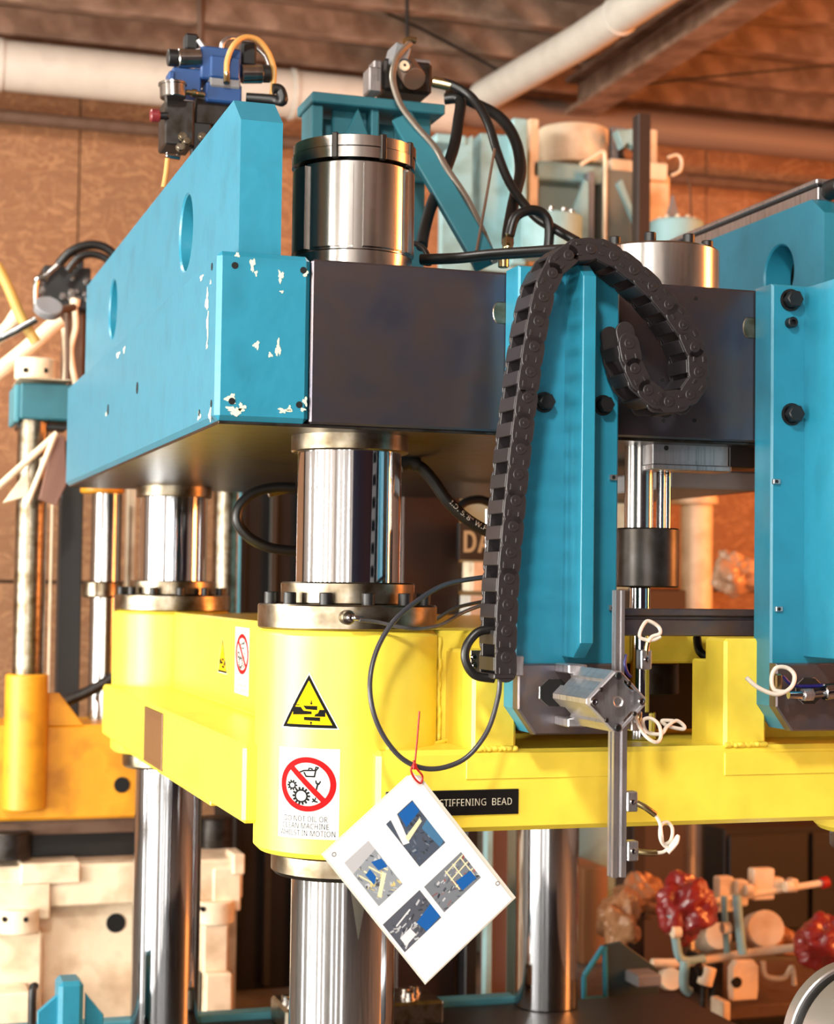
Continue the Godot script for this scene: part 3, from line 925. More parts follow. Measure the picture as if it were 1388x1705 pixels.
# ---------------------------------------------------------------- blue slide brackets on the crown's front
func brackets() -> void:
	var info := [
		[0.249, 0.453, 0.342, 0.368, 0.335, "turquoise slide bracket behind the black cable chain", [[Vector3(0.3011, 2.041, 0.25), 0.0155], [Vector3(0.4194, 2.0407, 0.25), 0.0155]], [Vector3(0.4415, 1.9064, 0.25), Vector3(0.4425, 1.6629, 0.25)]],
		[0.774, 0.985, 0.845, 0.872, 0.42, "turquoise slide bracket with three black bolts and no chain", [[Vector3(0.8132, 2.263, 0.25), 0.0175], [Vector3(0.8121, 2.2184, 0.25), 0.0105], [Vector3(0.8169, 2.0406, 0.25), 0.0175]], [Vector3(0.7836, 1.909, 0.25), Vector3(0.79, 1.6636, 0.25)]],
	]
	for b in info:
		var x0: float = b[0]
		var x1: float = b[1]
		var t := thing("slide_bracket", b[5], "bracket", Vector3((x0 + x1) / 2, 1.43, 0.22))
		part(t, "back_plate", pr([Vector2(x0, 2.293), Vector2(x0, 1.478), Vector2(x0 + 0.034, 1.432), Vector2(x1, 1.432), Vector2(x1, 2.293)], Vector3(0, 0, 0.1805), Vector3.RIGHT, Vector3.UP, 0.0695, 0.004), blue)
		part(t, "rib", pr([Vector2(0.249, 1.572), Vector2(b[4] - 0.035, 1.572), Vector2(b[4], 1.60), Vector2(b[4], 2.266), Vector2(b[4] - 0.03, 2.29), Vector2(0.249, 2.29)], Vector3(b[3], 0, 0), Vector3(0, 0, 1), Vector3.UP, b[3] - b[2], 0.0015), blue)
		part(t, "shoe", pr([Vector2(x0 - 0.004, 1.560), Vector2(x0 - 0.004, 1.478), Vector2(x0 + 0.03, 1.4315), Vector2(x1 + 0.002, 1.4315), Vector2(x1 + 0.002, 1.560)], Vector3(0, 0, 0.25), Vector3.RIGHT, Vector3.UP, 0.03, 0.003), shoe_steel, "dark bare steel shoe")
		for q in b[6]:
			part(t, "bolt", hex_bolt(q[0], Vector3(0, 0, 1), q[1], 0.024) if q[1] > 0.012 else socket_bolt(q[0], Vector3(0, 0, 1), q[1], 0.016), black)
		for q: Vector3 in b[7]:
			var m := Mb.new()
			m.box(q - Vector3(0.0075, 0.005, 0.002), q + Vector3(0.0075, 0.005, 0.006), 0.001)
			var cl := part(t, "clip", m, alu)
			part(cl, "clip_hole", cy(q + Vector3(-0.001, 0, 0.002), q + Vector3(-0.001, 0, 0.0066), 0.0035, 12, 0.0002), hole_black)
		# recess with a bright rim in the shoe
		var c := Vector3(x0 + 0.066, 1.508, 0.28)
		var oc := []
		var oc2 := []
		for k in 8:
			var v := Vector2.from_angle(TAU * (k + 0.5) / 8) * Vector2(0.03, 0.026)
			oc.append(v)
			oc2.append(v * 1.06)
		part(t, "recess_rim", pr(oc2, c - Vector3(0, 0, 0.01), Vector3.RIGHT, Vector3.UP, 0.0115, 0.001), ground_steel)
		part(t, "recess", pr(oc, c - Vector3(0, 0, 0.01), Vector3.RIGHT, Vector3.UP, 0.0122, 0.0005), hole_black)
	# aluminium and steel bars between the brackets
	var s := thing("spacer_block", "bright aluminium block bolted under the dark front plate", "block", Vector3(0.6679, 1.9409, 0.12))
	var lo := Vector3(0.5843, 1.9393, 0.12)
	var hi := Vector3(0.751, 1.9917, 0.12)
	part(s, "block_body", blk(lo, hi, 0.06, 0.002), alu)
	part(s, "step", bx(Vector3(lo.x - 0.003, lo.y - 0.006, 0.06), Vector3(hi.x + 0.004, lo.y + 0.006, 0.126), 0.002), alu)
	part(s, "screw_hole", cy(Vector3(0.6139, 1.9771, 0.12) - Vector3(0, 0, 0.004), Vector3(0.6135, 1.977, 0.1208), 0.005, 14, 0.0002), hole_black)
	part(s, "dark_end", blk(Vector3(0.7527, 1.9437, 0.12), Vector3(0.8101, 1.9915, 0.12), 0.06, 0.002), black)
	solo("grey_channel", blk(Vector3(0.7294, 1.913, -0.1), Vector3(0.9379, 1.9527, -0.1), 0.5, 0.004), grey_paint, "grey channel behind the aluminium block between the brackets", "channel")
	var gb := thing("grooved_bar", "dark steel grooved bar lying level between the blue brackets", "bar", Vector3(0.72, 1.605, 0.1))
	for k in 3:
		part(gb, ["lower_rail", "groove_web", "upper_rail"][k], bx(Vector3(0.50, [1.606, 1.638, 1.646][k], 0.02), Vector3(0.93, [1.638, 1.646, 1.66][k], [0.1, 0.092, 0.1][k]), 0.002), shoe_steel)

# ---------------------------------------------------------------- the cable chain
func chain() -> void:
	var t := thing("cable_chain", "black plastic cable chain looped over the blue bracket rib", "cable chain", Vector3(0.24, 1.55, 0.3))
	var link := Mb.new()
	var len := 0.0465
	for s in [-1.0, 1.0]:
		for part_ in 2:
			# two plates a side, one set in from the other, like a real link
			var z: float = s * (0.040 - 0.006 * part_)
			var y := 0.0 if part_ == 0 else len * 0.5
			var pl := PackedVector2Array()
			var hh := 0.0205 if part_ == 0 else 0.0185
			for i in 11:
				pl.append(Vector2(0, y + len * 0.26) + Vector2.from_angle(PI * i / 10.0) * hh)
			for i in 11:
				pl.append(Vector2(0, y - len * 0.26) + Vector2.from_angle(PI + PI * i / 10.0) * hh)
			link.prism(pl, Vector3(0, 0, z - 0.003), Vector3.RIGHT, Vector3.UP, 0.006, 0.0012)
		link.cyl(Vector3(0, len * 0.26, s * 0.042), Vector3(0, len * 0.26, s * 0.0448), 0.010, 18, 0.0008)
		link.cyl(Vector3(0, len * 0.26, s * 0.044), Vector3(0, len * 0.26, s * 0.0462), 0.0032, 10, 0.0004)
		link.box(Vector3(-0.0135, -len * 0.36, s * 0.0435 - 0.0012), Vector3(-0.0085, -len * 0.12, s * 0.0435 + 0.0012), 0.0005)
		link.box(Vector3(0.006, -len * 0.36, s * 0.0435 - 0.0012), Vector3(0.0105, -len * 0.16, s * 0.0435 + 0.0012), 0.0005)
	for x in [-0.0185, 0.0185]:
		link.box(Vector3(x - 0.0028, -0.0125, -0.037), Vector3(x + 0.0028, 0.0125, 0.037), 0.001)
	var lm := link.mesh()
	# centre line of the near side plates, laid out in the plane of the chain
	var pts: Array[Vector3] = [Vector3(0.1977, 1.5393, 0.345), Vector3(0.1978, 1.622, 0.345), Vector3(0.2023, 1.7283, 0.345), Vector3(0.2082, 1.803, 0.345), Vector3(0.2173, 1.9059, 0.345), Vector3(0.2309, 2.0256, 0.345), Vector3(0.2457, 2.1352, 0.345), Vector3(0.2633, 2.2251, 0.345), Vector3(0.286, 2.2755, 0.345), Vector3(0.3242, 2.3076, 0.345), Vector3(0.3714, 2.3132, 0.345), Vector3(0.4132, 2.2974, 0.345), Vector3(0.453, 2.2714, 0.345), Vector3(0.4882, 2.2427, 0.345), Vector3(0.5213, 2.2081, 0.345), Vector3(0.5496, 2.1697, 0.345), Vector3(0.5671, 2.1306, 0.345), Vector3(0.5686, 2.0861, 0.345), Vector3(0.5493, 2.0552, 0.345), Vector3(0.5116, 2.0435, 0.345), Vector3(0.4728, 2.0594, 0.345), Vector3(0.4449, 2.0955, 0.345), Vector3(0.4313, 2.1421, 0.345), Vector3(0.4225, 2.1911, 0.345)]
	var path := Curve3D.new()
	path.bake_interval = 0.004
	for i in pts.size():
		var a := pts[maxi(i - 1, 0)]
		var b := pts[mini(i + 1, pts.size() - 1)]
		var tg := (b - a) / 6.0
		path.add_point(Vector3(pts[i].x, pts[i].y, 0.300), -tg, tg)
	var total := path.get_baked_length()
	var count := int(total / len)
	for k in count:
		var p := path.sample_baked(len * (k + 0.5), true)
		var q := path.sample_baked(len * (k + 0.5) + 0.006, true)
		var y := (q - p).normalized()
		var o := MeshInstance3D.new()
		o.name = numbered("chain_link", t)
		o.mesh = lm
		o.material_override = plastic
		t.add_child(o, true)
		o.global_transform = Transform3D(Basis(y.cross(Vector3(0, 0, 1)), y, Vector3(0, 0, 1)), p)
	# end bracket and the cable that leaves it
	part(t, "end_bracket", blk(Vector3(0.174, 1.5363, 0.345), Vector3(0.2146, 1.5456, 0.345), 0.09, 0.002), plastic)
	part(t, "mounting_plate", blk(Vector3(0.2281, 1.5395, 0.31), Vector3(0.2438, 1.576, 0.31), 0.03, 0.002), alu)
	var mp := blk(Vector3(0.1816, 1.5316, 0.2), Vector3(0.2151, 1.5813, 0.2), 0.004, 0.001)
	var b := part(t, "side_plate", mp, flange_steel)
	for q: Vector3 in [Vector3(0.187, 1.5691, 0.2), Vector3(0.1883, 1.5536, 0.2)]:
		part(b, "screw", hex_bolt(q, Vector3(0, 0, 1), 0.005, 0.006), chrome)

# ---------------------------------------------------------------- the air cylinder, its rail and switches
func air_cylinder() -> void:
	var t := thing("air_cylinder", "square aluminium air cylinder turned on its corner, sticking out of the steel shoe", "cylinder", Vector3(0.342, 1.46, 0.4))
	var c := Vector3(0.342, 1.506, 0)
	var sq := []
	var h := 0.040
	for k in 4:
		var a := PI / 2 * k + PI / 4
		for q: Vector2 in [Vector2(h, -h + 0.006), Vector2(h, -0.013), Vector2(h - 0.005, -0.011), Vector2(h - 0.005, 0.011), Vector2(h, 0.013), Vector2(h, h - 0.006)]:
			sq.append(q.rotated(a))
	part(t, "barrel", pr(sq, c + Vector3(0, 0, 0.335), Vector3.RIGHT, Vector3.UP, 0.152, 0.001), alu)
	var cap := []
	for k in 4:
		var a := PI / 2 * k + PI / 4
		for q: Vector2 in [Vector2(h + 0.001, -h + 0.008), Vector2(h + 0.001, h - 0.008), Vector2(h - 0.008, h + 0.001)]:
			cap.append(q.rotated(a))
	part(t, "end_cap", pr(cap, c + Vector3(0, 0, 0.486), Vector3.RIGHT, Vector3.UP, 0.016, 0.0015), mat(Color(0.50, 0.48, 0.49), 0.42, 0.4))
	for k in 4:
		var d := Vector2.from_angle(PI / 2 * k)
		part(t, "screw", socket_bolt(c + Vector3(d.x * 0.044, d.y * 0.044, 0.501), Vector3(0, 0, 1), 0.0068, 0.004), black if k % 2 else chrome)
		var e := Vector2.from_angle(PI / 2 * k + PI / 4 + 0.2) * 0.0375
		part(t, "small_screw", socket_bolt(c + Vector3(e.x, e.y, 0.501), Vector3(0, 0, 1), 0.0042, 0.0025), dark_steel)
	var ce := Mb.new()
	ce.lathe(c + Vector3(0, 0, 0.502), Vector3(0, 0, 1), [Vector2(0.010, 0.0008), Vector2(0.009, 0.001), Vector2(0.0065, -0.001), Vector2(0, -0.001)], 28)
	part(t, "centre_plug", ce, alu)
	var no := Mb.new()
	no.lathe(c + Vector3(-0.002, 0, 0.281), Vector3(0, 0, 1), [Vector2(0, 0), Vector2(0.012, 0), Vector2(0.012, 0.01), Vector2(0.018, 0.01), Vector2(0.018, 0.022), Vector2(0.014, 0.024), Vector2(0.014, 0.036), Vector2(0.019, 0.036), Vector2(0.019, 0.052), Vector2(0.026, 0.053), Vector2(0.026, 0.056)], 32)
	part(t, "rod_nose", no, chrome)
	for s in [-1.0, 1.0]:
		var m := Mb.new()
		m.box(c + Vector3(-0.026, s * 0.048 - 0.008, 0.279), c + Vector3(0.01, s * 0.048 + 0.008, 0.345), 0.002)
		part(t, "mounting_arm", m, alu)
	# rail
	var r := thing("slotted_rail", "upright slotted aluminium rail beside the air cylinder", "rail", Vector3(0.38, 1.196, 0.42))
	var lo := slot_bar(0.0125)
	var m2 := Mb.new()
	m2.prism(lo, Vector3(0.3765, 1.196, 0.425), Vector3(0, 0, 1), Vector3.RIGHT, 0.30, 0.0006)
	part(r, "lower_rail", m2, alu)
	var m3 := Mb.new()
	m3.prism(slot_bar(0.0085), Vector3(0.385, 1.47, 0.405), Vector3(0, 0, 1), Vector3.RIGHT, 0.226, 0.0006)
	part(r, "upper_rail", m3, alu)
	# switches on the rail with their coiled leads
	var sw := [
		[Vector3(0.3994, 1.3272, 0.43), "upper square switch on the lower rail, over the yellow platen", [Vector3(0.4098, 1.3244, 0.435), Vector3(0.4248, 1.3163, 0.44), Vector3(0.4422, 1.3043, 0.44)], [Vector3(0.4422, 1.3043, 0.44), Vector3(0.4515, 1.2894, 0.44), Vector3(0.4528, 1.2691, 0.445), Vector3(0.4588, 1.2526, 0.44), Vector3(0.4751, 1.2566, 0.435), Vector3(0.4809, 1.2767, 0.43), Vector3(0.4703, 1.2886, 0.43), Vector3(0.4539, 1.2841, 0.44), Vector3(0.4505, 1.264, 0.445), Vector3(0.4611, 1.2493, 0.44), Vector3(0.4751, 1.2447, 0.44), Vector3(0.482, 1.2529, 0.44)]],
		[Vector3(0.4013, 1.2415, 0.43), "lower square switch at the foot of the rail", [Vector3(0.4128, 1.2398, 0.435), Vector3(0.4289, 1.2379, 0.44), Vector3(0.445, 1.2373, 0.44)], [Vector3(0.445, 1.2373, 0.44), Vector3(0.4601, 1.2389, 0.44), Vector3(0.4751, 1.251, 0.44), Vector3(0.4841, 1.2661, 0.445), Vector3(0.4819, 1.2536, 0.445), Vector3(0.4658, 1.2374, 0.445)]],
		[Vector3(0.4379, 1.5735, 0.4), "square switch at the top of the rail near the ram", [Vector3(0.439, 1.5822, 0.405), Vector3(0.4401, 1.5939, 0.405), Vector3(0.4423, 1.6035, 0.405)], [Vector3(0.4423, 1.6035, 0.405), Vector3(0.4528, 1.6141, 0.4), Vector3(0.4681, 1.6195, 0.4), Vector3(0.4716, 1.6299, 0.39), Vector3(0.4574, 1.6395, 0.39), Vector3(0.4456, 1.6405, 0.39), Vector3(0.4304, 1.6247, 0.4), Vector3(0.4305, 1.6119, 0.4), Vector3(0.4529, 1.6077, 0.4), Vector3(0.4693, 1.6141, 0.4)]],
		[Vector3(0.4062, 1.4675, 0.43), "square switch hidden beside the cylinder's end cap", [Vector3(0.4086, 1.4626, 0.435), Vector3(0.4085, 1.4724, 0.44), Vector3(0.4107, 1.4787, 0.44)], [Vector3(0.4038, 1.4788, 0.44), Vector3(0.4039, 1.4639, 0.45), Vector3(0.4143, 1.4427, 0.46), Vector3(0.4339, 1.432, 0.46), Vector3(0.4478, 1.4414, 0.45), Vector3(0.4478, 1.4615, 0.44), Vector3(0.4363, 1.4714, 0.43), Vector3(0.4224, 1.4673, 0.43), Vector3(0.4248, 1.4492, 0.44), Vector3(0.4526, 1.4446, 0.44), Vector3(0.469, 1.4563, 0.43), Vector3(0.4914, 1.4658, 0.42), Vector3(0.5067, 1.4571, 0.42), Vector3(0.5044, 1.4508, 0.42), Vector3(0.4738, 1.4575, 0.42), Vector3(0.4644, 1.4661, 0.42), Vector3(0.4855, 1.4659, 0.42)]],
	]
	for q in sw:
		var p: Vector3 = q[0]
		var s := thing("limit_switch", q[1], "switch", p)
		part(s, "switch_body", bx(p - Vector3(0.0105, 0.0175, 0.012), p + Vector3(0.0105, 0.0175, 0.010), 0.002), alu)
		part(s, "screw", socket_bolt(p + Vector3(0, 0, 0.0095), Vector3(0, 0, 1), 0.0055, 0.003), chrome)
		part(s, "plug", tb(q[2], 0.0055, 12, 3), brass)
		part(s, "lead", tb(q[3], 0.0034, 8, 8), white_cable)
	# blue wire and the bright fitting next to it
	solo("blue_wire", tb([Vector3(0.3982, 1.5824, 0.41), Vector3(0.3938, 1.5667, 0.415), Vector3(0.3985, 1.5509, 0.415), Vector3(0.4056, 1.5435, 0.415)], 0.003, 8, 5), mat(Color(0.05, 0.06, 0.32), 0.4), "short dark blue wire beside the upper rail", "wire")
	# the second air cylinder on the other bracket, cut by the picture's edge
	var u := thing("air_fitting", "chrome air fitting with a looped white tube on the second bracket's shoe", "fitting", Vector3(0.8075, 1.5007, 0.3))
	part(u, "pipe", tb([Vector3(0.7787, 1.5027, 0.31), Vector3(0.821, 1.5024, 0.31), Vector3(0.8857, 1.5077, 0.31)], 0.0075, 14, 1), chrome)
	part(u, "hex_body", cy(Vector3(0.8081, 1.5025, 0.31), Vector3(0.83, 1.5035, 0.31), 0.013, 6), alu)
	part(u, "bellows", cy(Vector3(0.8532, 1.5068, 0.31), Vector3(0.8817, 1.51, 0.31), 0.016, 20), chrome)
	part(u, "elbow", blk(Vector3(0.7491, 1.4998, 0.315), Vector3(0.7642, 1.5425, 0.315), 0.014, 0.003), brass)
	part(u, "tube", tb([Vector3(0.6845, 1.5363, 0.32), Vector3(0.7069, 1.5175, 0.325), Vector3(0.742, 1.5053, 0.33), Vector3(0.7723, 1.5175, 0.33), Vector3(0.7827, 1.5396, 0.325), Vector3(0.7702, 1.554, 0.32), Vector3(0.7473, 1.5541, 0.32), Vector3(0.7373, 1.5361, 0.32), Vector3(0.7397, 1.514, 0.325), Vector3(0.7596, 1.5097, 0.33)], 0.0042, 8, 8), white_cable)
	part(u, "wire", tb([Vector3(0.7686, 1.5386, 0.305), Vector3(0.7981, 1.5192, 0.305), Vector3(0.8847, 1.5211, 0.305)], 0.0035, 8, 5), mat(Color(0.06, 0.07, 0.35), 0.4))

func slot_bar(h: float) -> PackedVector2Array:
	var p := PackedVector2Array()
	for k in 4:
		for q: Vector2 in [Vector2(h, -h), Vector2(h, -h * 0.28), Vector2(h * 0.62, -h * 0.28), Vector2(h * 0.62, h * 0.28), Vector2(h, h * 0.28)]:
			p.append(q.rotated(PI / 2 * k))
	return p

# ---------------------------------------------------------------- valves and stand on the crown
func crown_fittings() -> void:
	var t := thing("valve_stack", "blue hydraulic valve stack with a gauge, standing behind the sloping blue plate", "valve", Vector3(-0.1, 2.285, -0.95))
	part(t, "post", bx(Vector3(-0.125, 2.285, -1.0), Vector3(-0.05, 2.80, -0.93), 0.003), dark_steel)
	part(t, "manifold", blk(Vector3(-0.1496, 2.8068, -0.9), Vector3(-0.0521, 2.8765, -0.9), 0.12), dark_steel)
	part(t, "manifold_block", blk(Vector3(-0.226, 2.7453, -0.88), Vector3(-0.1557, 2.8567, -0.88), 0.1), dark_steel)
	part(t, "bracket_plate", blk(Vector3(-0.1583, 2.724, -0.9), Vector3(-0.1101, 2.812, -0.9), 0.02), black)
	part(t, "foot_plate", pr([Vector2(0, 0), Vector2(0.10, 0.13), Vector2(0.16, 0.13), Vector2(0.16, 0)], Vector3(-0.2513, 2.5995, -0.92), Vector3.RIGHT, Vector3.UP, 0.03), black)
	part(t, "lower_valve", blk(Vector3(-0.128, 2.8608, -0.88), Vector3(-0.0405, 2.9077, -0.88), 0.09), valve_blue)
	part(t, "grey_spacer", blk(Vector3(-0.1194, 2.8955, -0.875), Vector3(-0.0448, 2.925, -0.875), 0.09), grey_paint)
	part(t, "main_valve", blk(Vector3(-0.1403, 2.9165, -0.89), Vector3(-0.0415, 2.9975, -0.89), 0.09), valve_blue)
	part(t, "front_cover", blk(Vector3(-0.1207, 2.9159, -0.87), Vector3(-0.0482, 2.9704, -0.87), 0.02), valve_blue)
	part(t, "side_valve", blk(Vector3(-0.2065, 2.8832, -0.9), Vector3(-0.136, 2.9417, -0.9), 0.08), valve_blue)
	part(t, "side_cap", blk(Vector3(-0.2171, 2.8941, -0.89), Vector3(-0.2032, 2.9276, -0.89), 0.05), valve_blue)
	for s in [[Vector3(-0.1949, 2.962, -0.9), Vector3(-0.1394, 2.9679, -0.9)], [Vector3(-0.0398, 2.9398, -0.9), Vector3(0.0124, 2.9452, -0.9)]]:
		part(t, "solenoid", cy(s[0], s[1], 0.0235, 28), ground_steel)
	part(t, "coil_cap", cy(Vector3(-0.2196, 2.9609, -0.9), Vector3(-0.1934, 2.9622, -0.9), 0.0205, 24), black)
	part(t, "coil_cap", cy(Vector3(0.0124, 2.9452, -0.9), Vector3(0.0319, 2.9472, -0.9), 0.0215, 24), black)
	part(t, "connector", blk(Vector3(-0.1778, 2.9858, -0.9), Vector3(-0.1435, 3.0278, -0.9), 0.04, 0.006), black)
	part(t, "connector", blk(Vector3(-0.0366, 2.9652, -0.91), Vector3(0.0013, 3.0258, -0.91), 0.04, 0.006), black)
	part(t, "cable_gland", tb([Vector3(-0.1461, 3.0128, -0.9), Vector3(-0.1311, 2.9938, -0.9)], 0.008), alu)
	part(t, "signal_cable", tb([Vector3(-0.0897, 2.9894, -0.9), Vector3(-0.0842, 3.0136, -0.9), Vector3(-0.0566, 3.0314, -0.92), Vector3(-0.0139, 3.0271, -0.93), Vector3(0.0243, 3.0012, -0.93), Vector3(0.0369, 2.9725, -0.93)], 0.006), alu)
	part(t, "adjuster_neck", cy(Vector3(-0.2446, 2.8117, -0.88), Vector3(-0.2187, 2.8142, -0.88), 0.009, 16), black)
	var kn := part(t, "adjuster_knob", cy(Vector3(-0.2618, 2.8115, -0.88), Vector3(-0.2389, 2.8123, -0.88), 0.0155, 14, 0.003), mat(Color(0.42, 0.10, 0.12), 0.4), "dark red knob")
	kn.set_meta("label", "dark red adjusting knob")
	for q: Vector3 in [Vector3(-0.1848, 2.764, -0.87), Vector3(-0.1759, 2.7532, -0.87), Vector3(-0.1901, 2.7375, -0.87), Vector3(-0.1351, 2.7424, -0.87), Vector3(-0.137, 2.7684, -0.87)]:
		part(t, "port_plug", hex_bolt(q, Vector3(0, 0, 1), 0.009, 0.012), flange_steel)
	part(t, "port_fitting", cy(Vector3(-0.2243, 2.717, -0.87), Vector3(-0.1897, 2.7143, -0.87), 0.007, 14), chrome)
	part(t, "return_hose", tb([Vector3(-0.2198, 2.7088, -0.87), Vector3(-0.2234, 2.6709, -0.87), Vector3(-0.2285, 2.6387, -0.87)], 0.006), tan_hose)
	part(t, "cable_clump", tb([Vector3(-0.0254, 2.8821, -0.9), Vector3(0.0375, 2.8785, -0.88), Vector3(0.0554, 2.8721, -0.86), Vector3(0.049, 2.898, -0.86), Vector3(0.031, 2.8992, -0.86)], 0.013), black)
	# pressure gauge
	var g := thing("pressure_gauge", "small round steel pressure gauge on the side of the blue valve stack", "gauge", Vector3(-0.2117, 2.872, -0.86))
	var m := Mb.new()
	m.lathe(Vector3(-0.2113, 2.8517, -0.86), Vector3(-0.05, 1, -0.03), [Vector2(0, 0), Vector2(0.029, 0), Vector2(0.031, 0.002), Vector2(0.031, 0.030), Vector2(0.034, 0.031), Vector2(0.034, 0.036), Vector2(0.030, 0.038), Vector2(0, 0.038)], 36)
	part(g, "case", m, ground_steel)
	part(g, "stem", cy(Vector3(-0.1797, 2.8735, -0.87), Vector3(-0.1331, 2.8708, -0.87), 0.0065, 14), brass)
	part(g, "stem_nut", cy(Vector3(-0.1666, 2.8733, -0.87), Vector3(-0.152, 2.8719, -0.87), 0.010, 6), brass)
	# tan hose arching over the valve
	var h := thing("tan_hose", "tan plastic hose arching over the blue valve stack", "hose", Vector3(-0.083, 2.9068, -0.86))
	part(h, "tube", tb([Vector3(-0.0834, 2.9257, -0.86), Vector3(-0.0811, 2.9611, -0.86), Vector3(-0.0655, 2.9979, -0.86), Vector3(-0.0373, 3.0216, -0.87), Vector3(-0.0023, 3.021, -0.88), Vector3(0.0258, 2.9958, -0.89), Vector3(0.0423, 2.9602, -0.9), Vector3(0.0414, 2.9229, -0.9), Vector3(0.0374, 2.8927, -0.9)], 0.0068, 14, 8), tan_hose)
	part(h, "elbow", tb([Vector3(-0.0839, 2.9009, -0.855), Vector3(-0.0832, 2.917, -0.86), Vector3(-0.0834, 2.9287, -0.86)], 0.008, 14, 3), brass)
	# teal stand that carries the grey valve
	var s := thing("crown_stand", "dark teal welded stand with a flat table on top of the crown", "stand", Vector3(0.33, 2.285, -1.08))
	part(s, "table_top", bx(Vector3(0.165, 2.918, -1.16), Vector3(0.52, 2.945, -1.0), 0.003), teal_dark)
	part(s, "upright", bx(Vector3(0.17, 2.285, -1.13), Vector3(0.20, 2.918, -1.02), 0.003), teal_dark)
	part(s, "back_web", bx(Vector3(0.20, 2.285, -1.12), Vector3(0.50, 2.905, -1.10), 0.003), teal_dark)
	part(s, "middle_web", bx(Vector3(0.3275, 2.7354, -1.02) - Vector3(0, 0.4, 0.08), Vector3(0.3483, 2.9537, -1.02) + Vector3(0, -0.005, 0), 0.003), teal_dark)
	part(s, "front_panel", blk(Vector3(0.2353, 2.7987, -1.06), Vector3(0.3279, 2.9449, -1.06), 0.02), teal_dark)
	part(s, "side_panel", blk(Vector3(0.4022, 2.7504, -1.06), Vector3(0.5016, 2.9333, -1.06), 0.02), teal_dark)
	part(s, "gusset", pr([Vector2(-0.03, 0), Vector2(0.035, 0), Vector2(0.004, 0.075)], Vector3(0.2883, 2.8454, -1.04), Vector3.RIGHT, Vector3.UP, 0.02), teal_dark)
	var b := Mb.new()
	var p := Vector3(0.4016, 2.88, -0.98)
	var q2 := Vector3(0.5019, 2.4738, -0.64)
	b.box(Vector3(-0.028, -p.distance_to(q2) / 2, -0.028) , Vector3(0.028, p.distance_to(q2) / 2, 0.028), 0.003)
	var bm := part(s, "diagonal_brace", b, teal_dark)
	var up := (p - q2).normalized()
	var sx := up.cross(Vector3(-0.3, 0, 1)).normalized()
	bm.global_transform = Transform3D(Basis(sx, up, sx.cross(up)), (p + q2) / 2)
	# grey valve on the table
	var v := thing("grey_valve", "grey and brown hydraulic valve on the teal table with a white round port", "valve", Vector3(0.36, 2.945, -1.08))
	part(v, "stepped_foot", blk(Vector3(0.325, 2.9707, -1.04), Vector3(0.3595, 3.037, -1.04), 0.06), alu)
	part(v, "stepped_top", blk(Vector3(0.3399, 3.0315, -1.05), Vector3(0.3622, 3.059, -1.05), 0.05), alu)
	var hb := Mb.new()
	hb.box(Vector3(0.3839, 3.0436, -1.1), Vector3(0.4273, 3.0982, -1.02), 0.004, Basis(Vector3(0, 0, 1), -0.25))
	part(v, "grey_head", hb, grey_paint)
	part(v, "brown_body", blk(Vector3(0.3666, 2.9807, -1.05), Vector3(0.4998, 3.0671, -1.05), 0.09, 0.008), dark_steel)
	var bb := Mb.new()
	bb.cyl(Vector3(0.4353, 3.0023, -1), Vector3(0.4307, 3.05, -1.06), 0.03, 28)
	part(v, "barrel", bb, brown)
	part(v, "port_ring", cy(Vector3(0.4197, 3.0452, -1.03), Vector3(0.4043, 3.0308, -0.985), 0.017, 28), black)
	part(v, "port_face", cyz(Vector3(0.4027, 3.0293, -0.98), 0.0100, 0.0135, 28), cream, "pale round port face")
	part(v, "port_bore", cyz(Vector3(0.4022, 3.0304, -0.9785), 0.0065, 0.004, 12), black)
	part(v, "rear_block", blk(Vector3(0.4536, 3.0188, -1.1), Vector3(0.5126, 3.0891, -1.1), 0.05), grey_paint)
	for k in 2:
		part(v, "fitting", tb([Vector3(0.4201, 3.1125, -1.05), Vector3(0.4364, 3.1206, -1.05), Vector3(0.4529, 3.1193, -1.05)], 0.007 + 0.002 * k), brass)
	# bits on the crown plate
	solo("brass_fitting", cy(Vector3(0.424, 2.3934, -0.3), Vector3(0.4237, 2.4171, -0.3), 0.012, 6), brass, "hexagonal brass fitting standing on the dark crown plate by the bracket", "fitting")
	solo("thin_rod", tb([Vector3(0.5465, 2.7603, -0.7), Vector3(0.5083, 2.6262, -0.65), Vector3(0.4677, 2.4872, -0.6)], 0.0035, 8, 4), brown, "thin brown rod leaning behind the black hoses", "rod")
	var rl := thing("sloping_rail", "grooved aluminium rail sloping along the top of the second upright plate", "rail", Vector3(1.3, 2.635, -0.9))
	part(rl, "rail_body", bx(Vector3(1.27, 2.636, -2.0), Vector3(1.31, 2.668, -0.42), 0.002), alu)
	part(rl, "rail_groove", bx(Vector3(1.268, 2.668, -2.0), Vector3(1.31, 2.674, -0.42), 0.001), black)
	part(rl, "rail_cap", bx(Vector3(1.266, 2.674, -2.0), Vector3(1.31, 2.688, -0.42), 0.003), alu)
	part(rl, "end_buffer", cy(Vector3(1.30, 2.66, -0.42), Vector3(1.30, 2.66, -0.36), 0.024, 24), black)

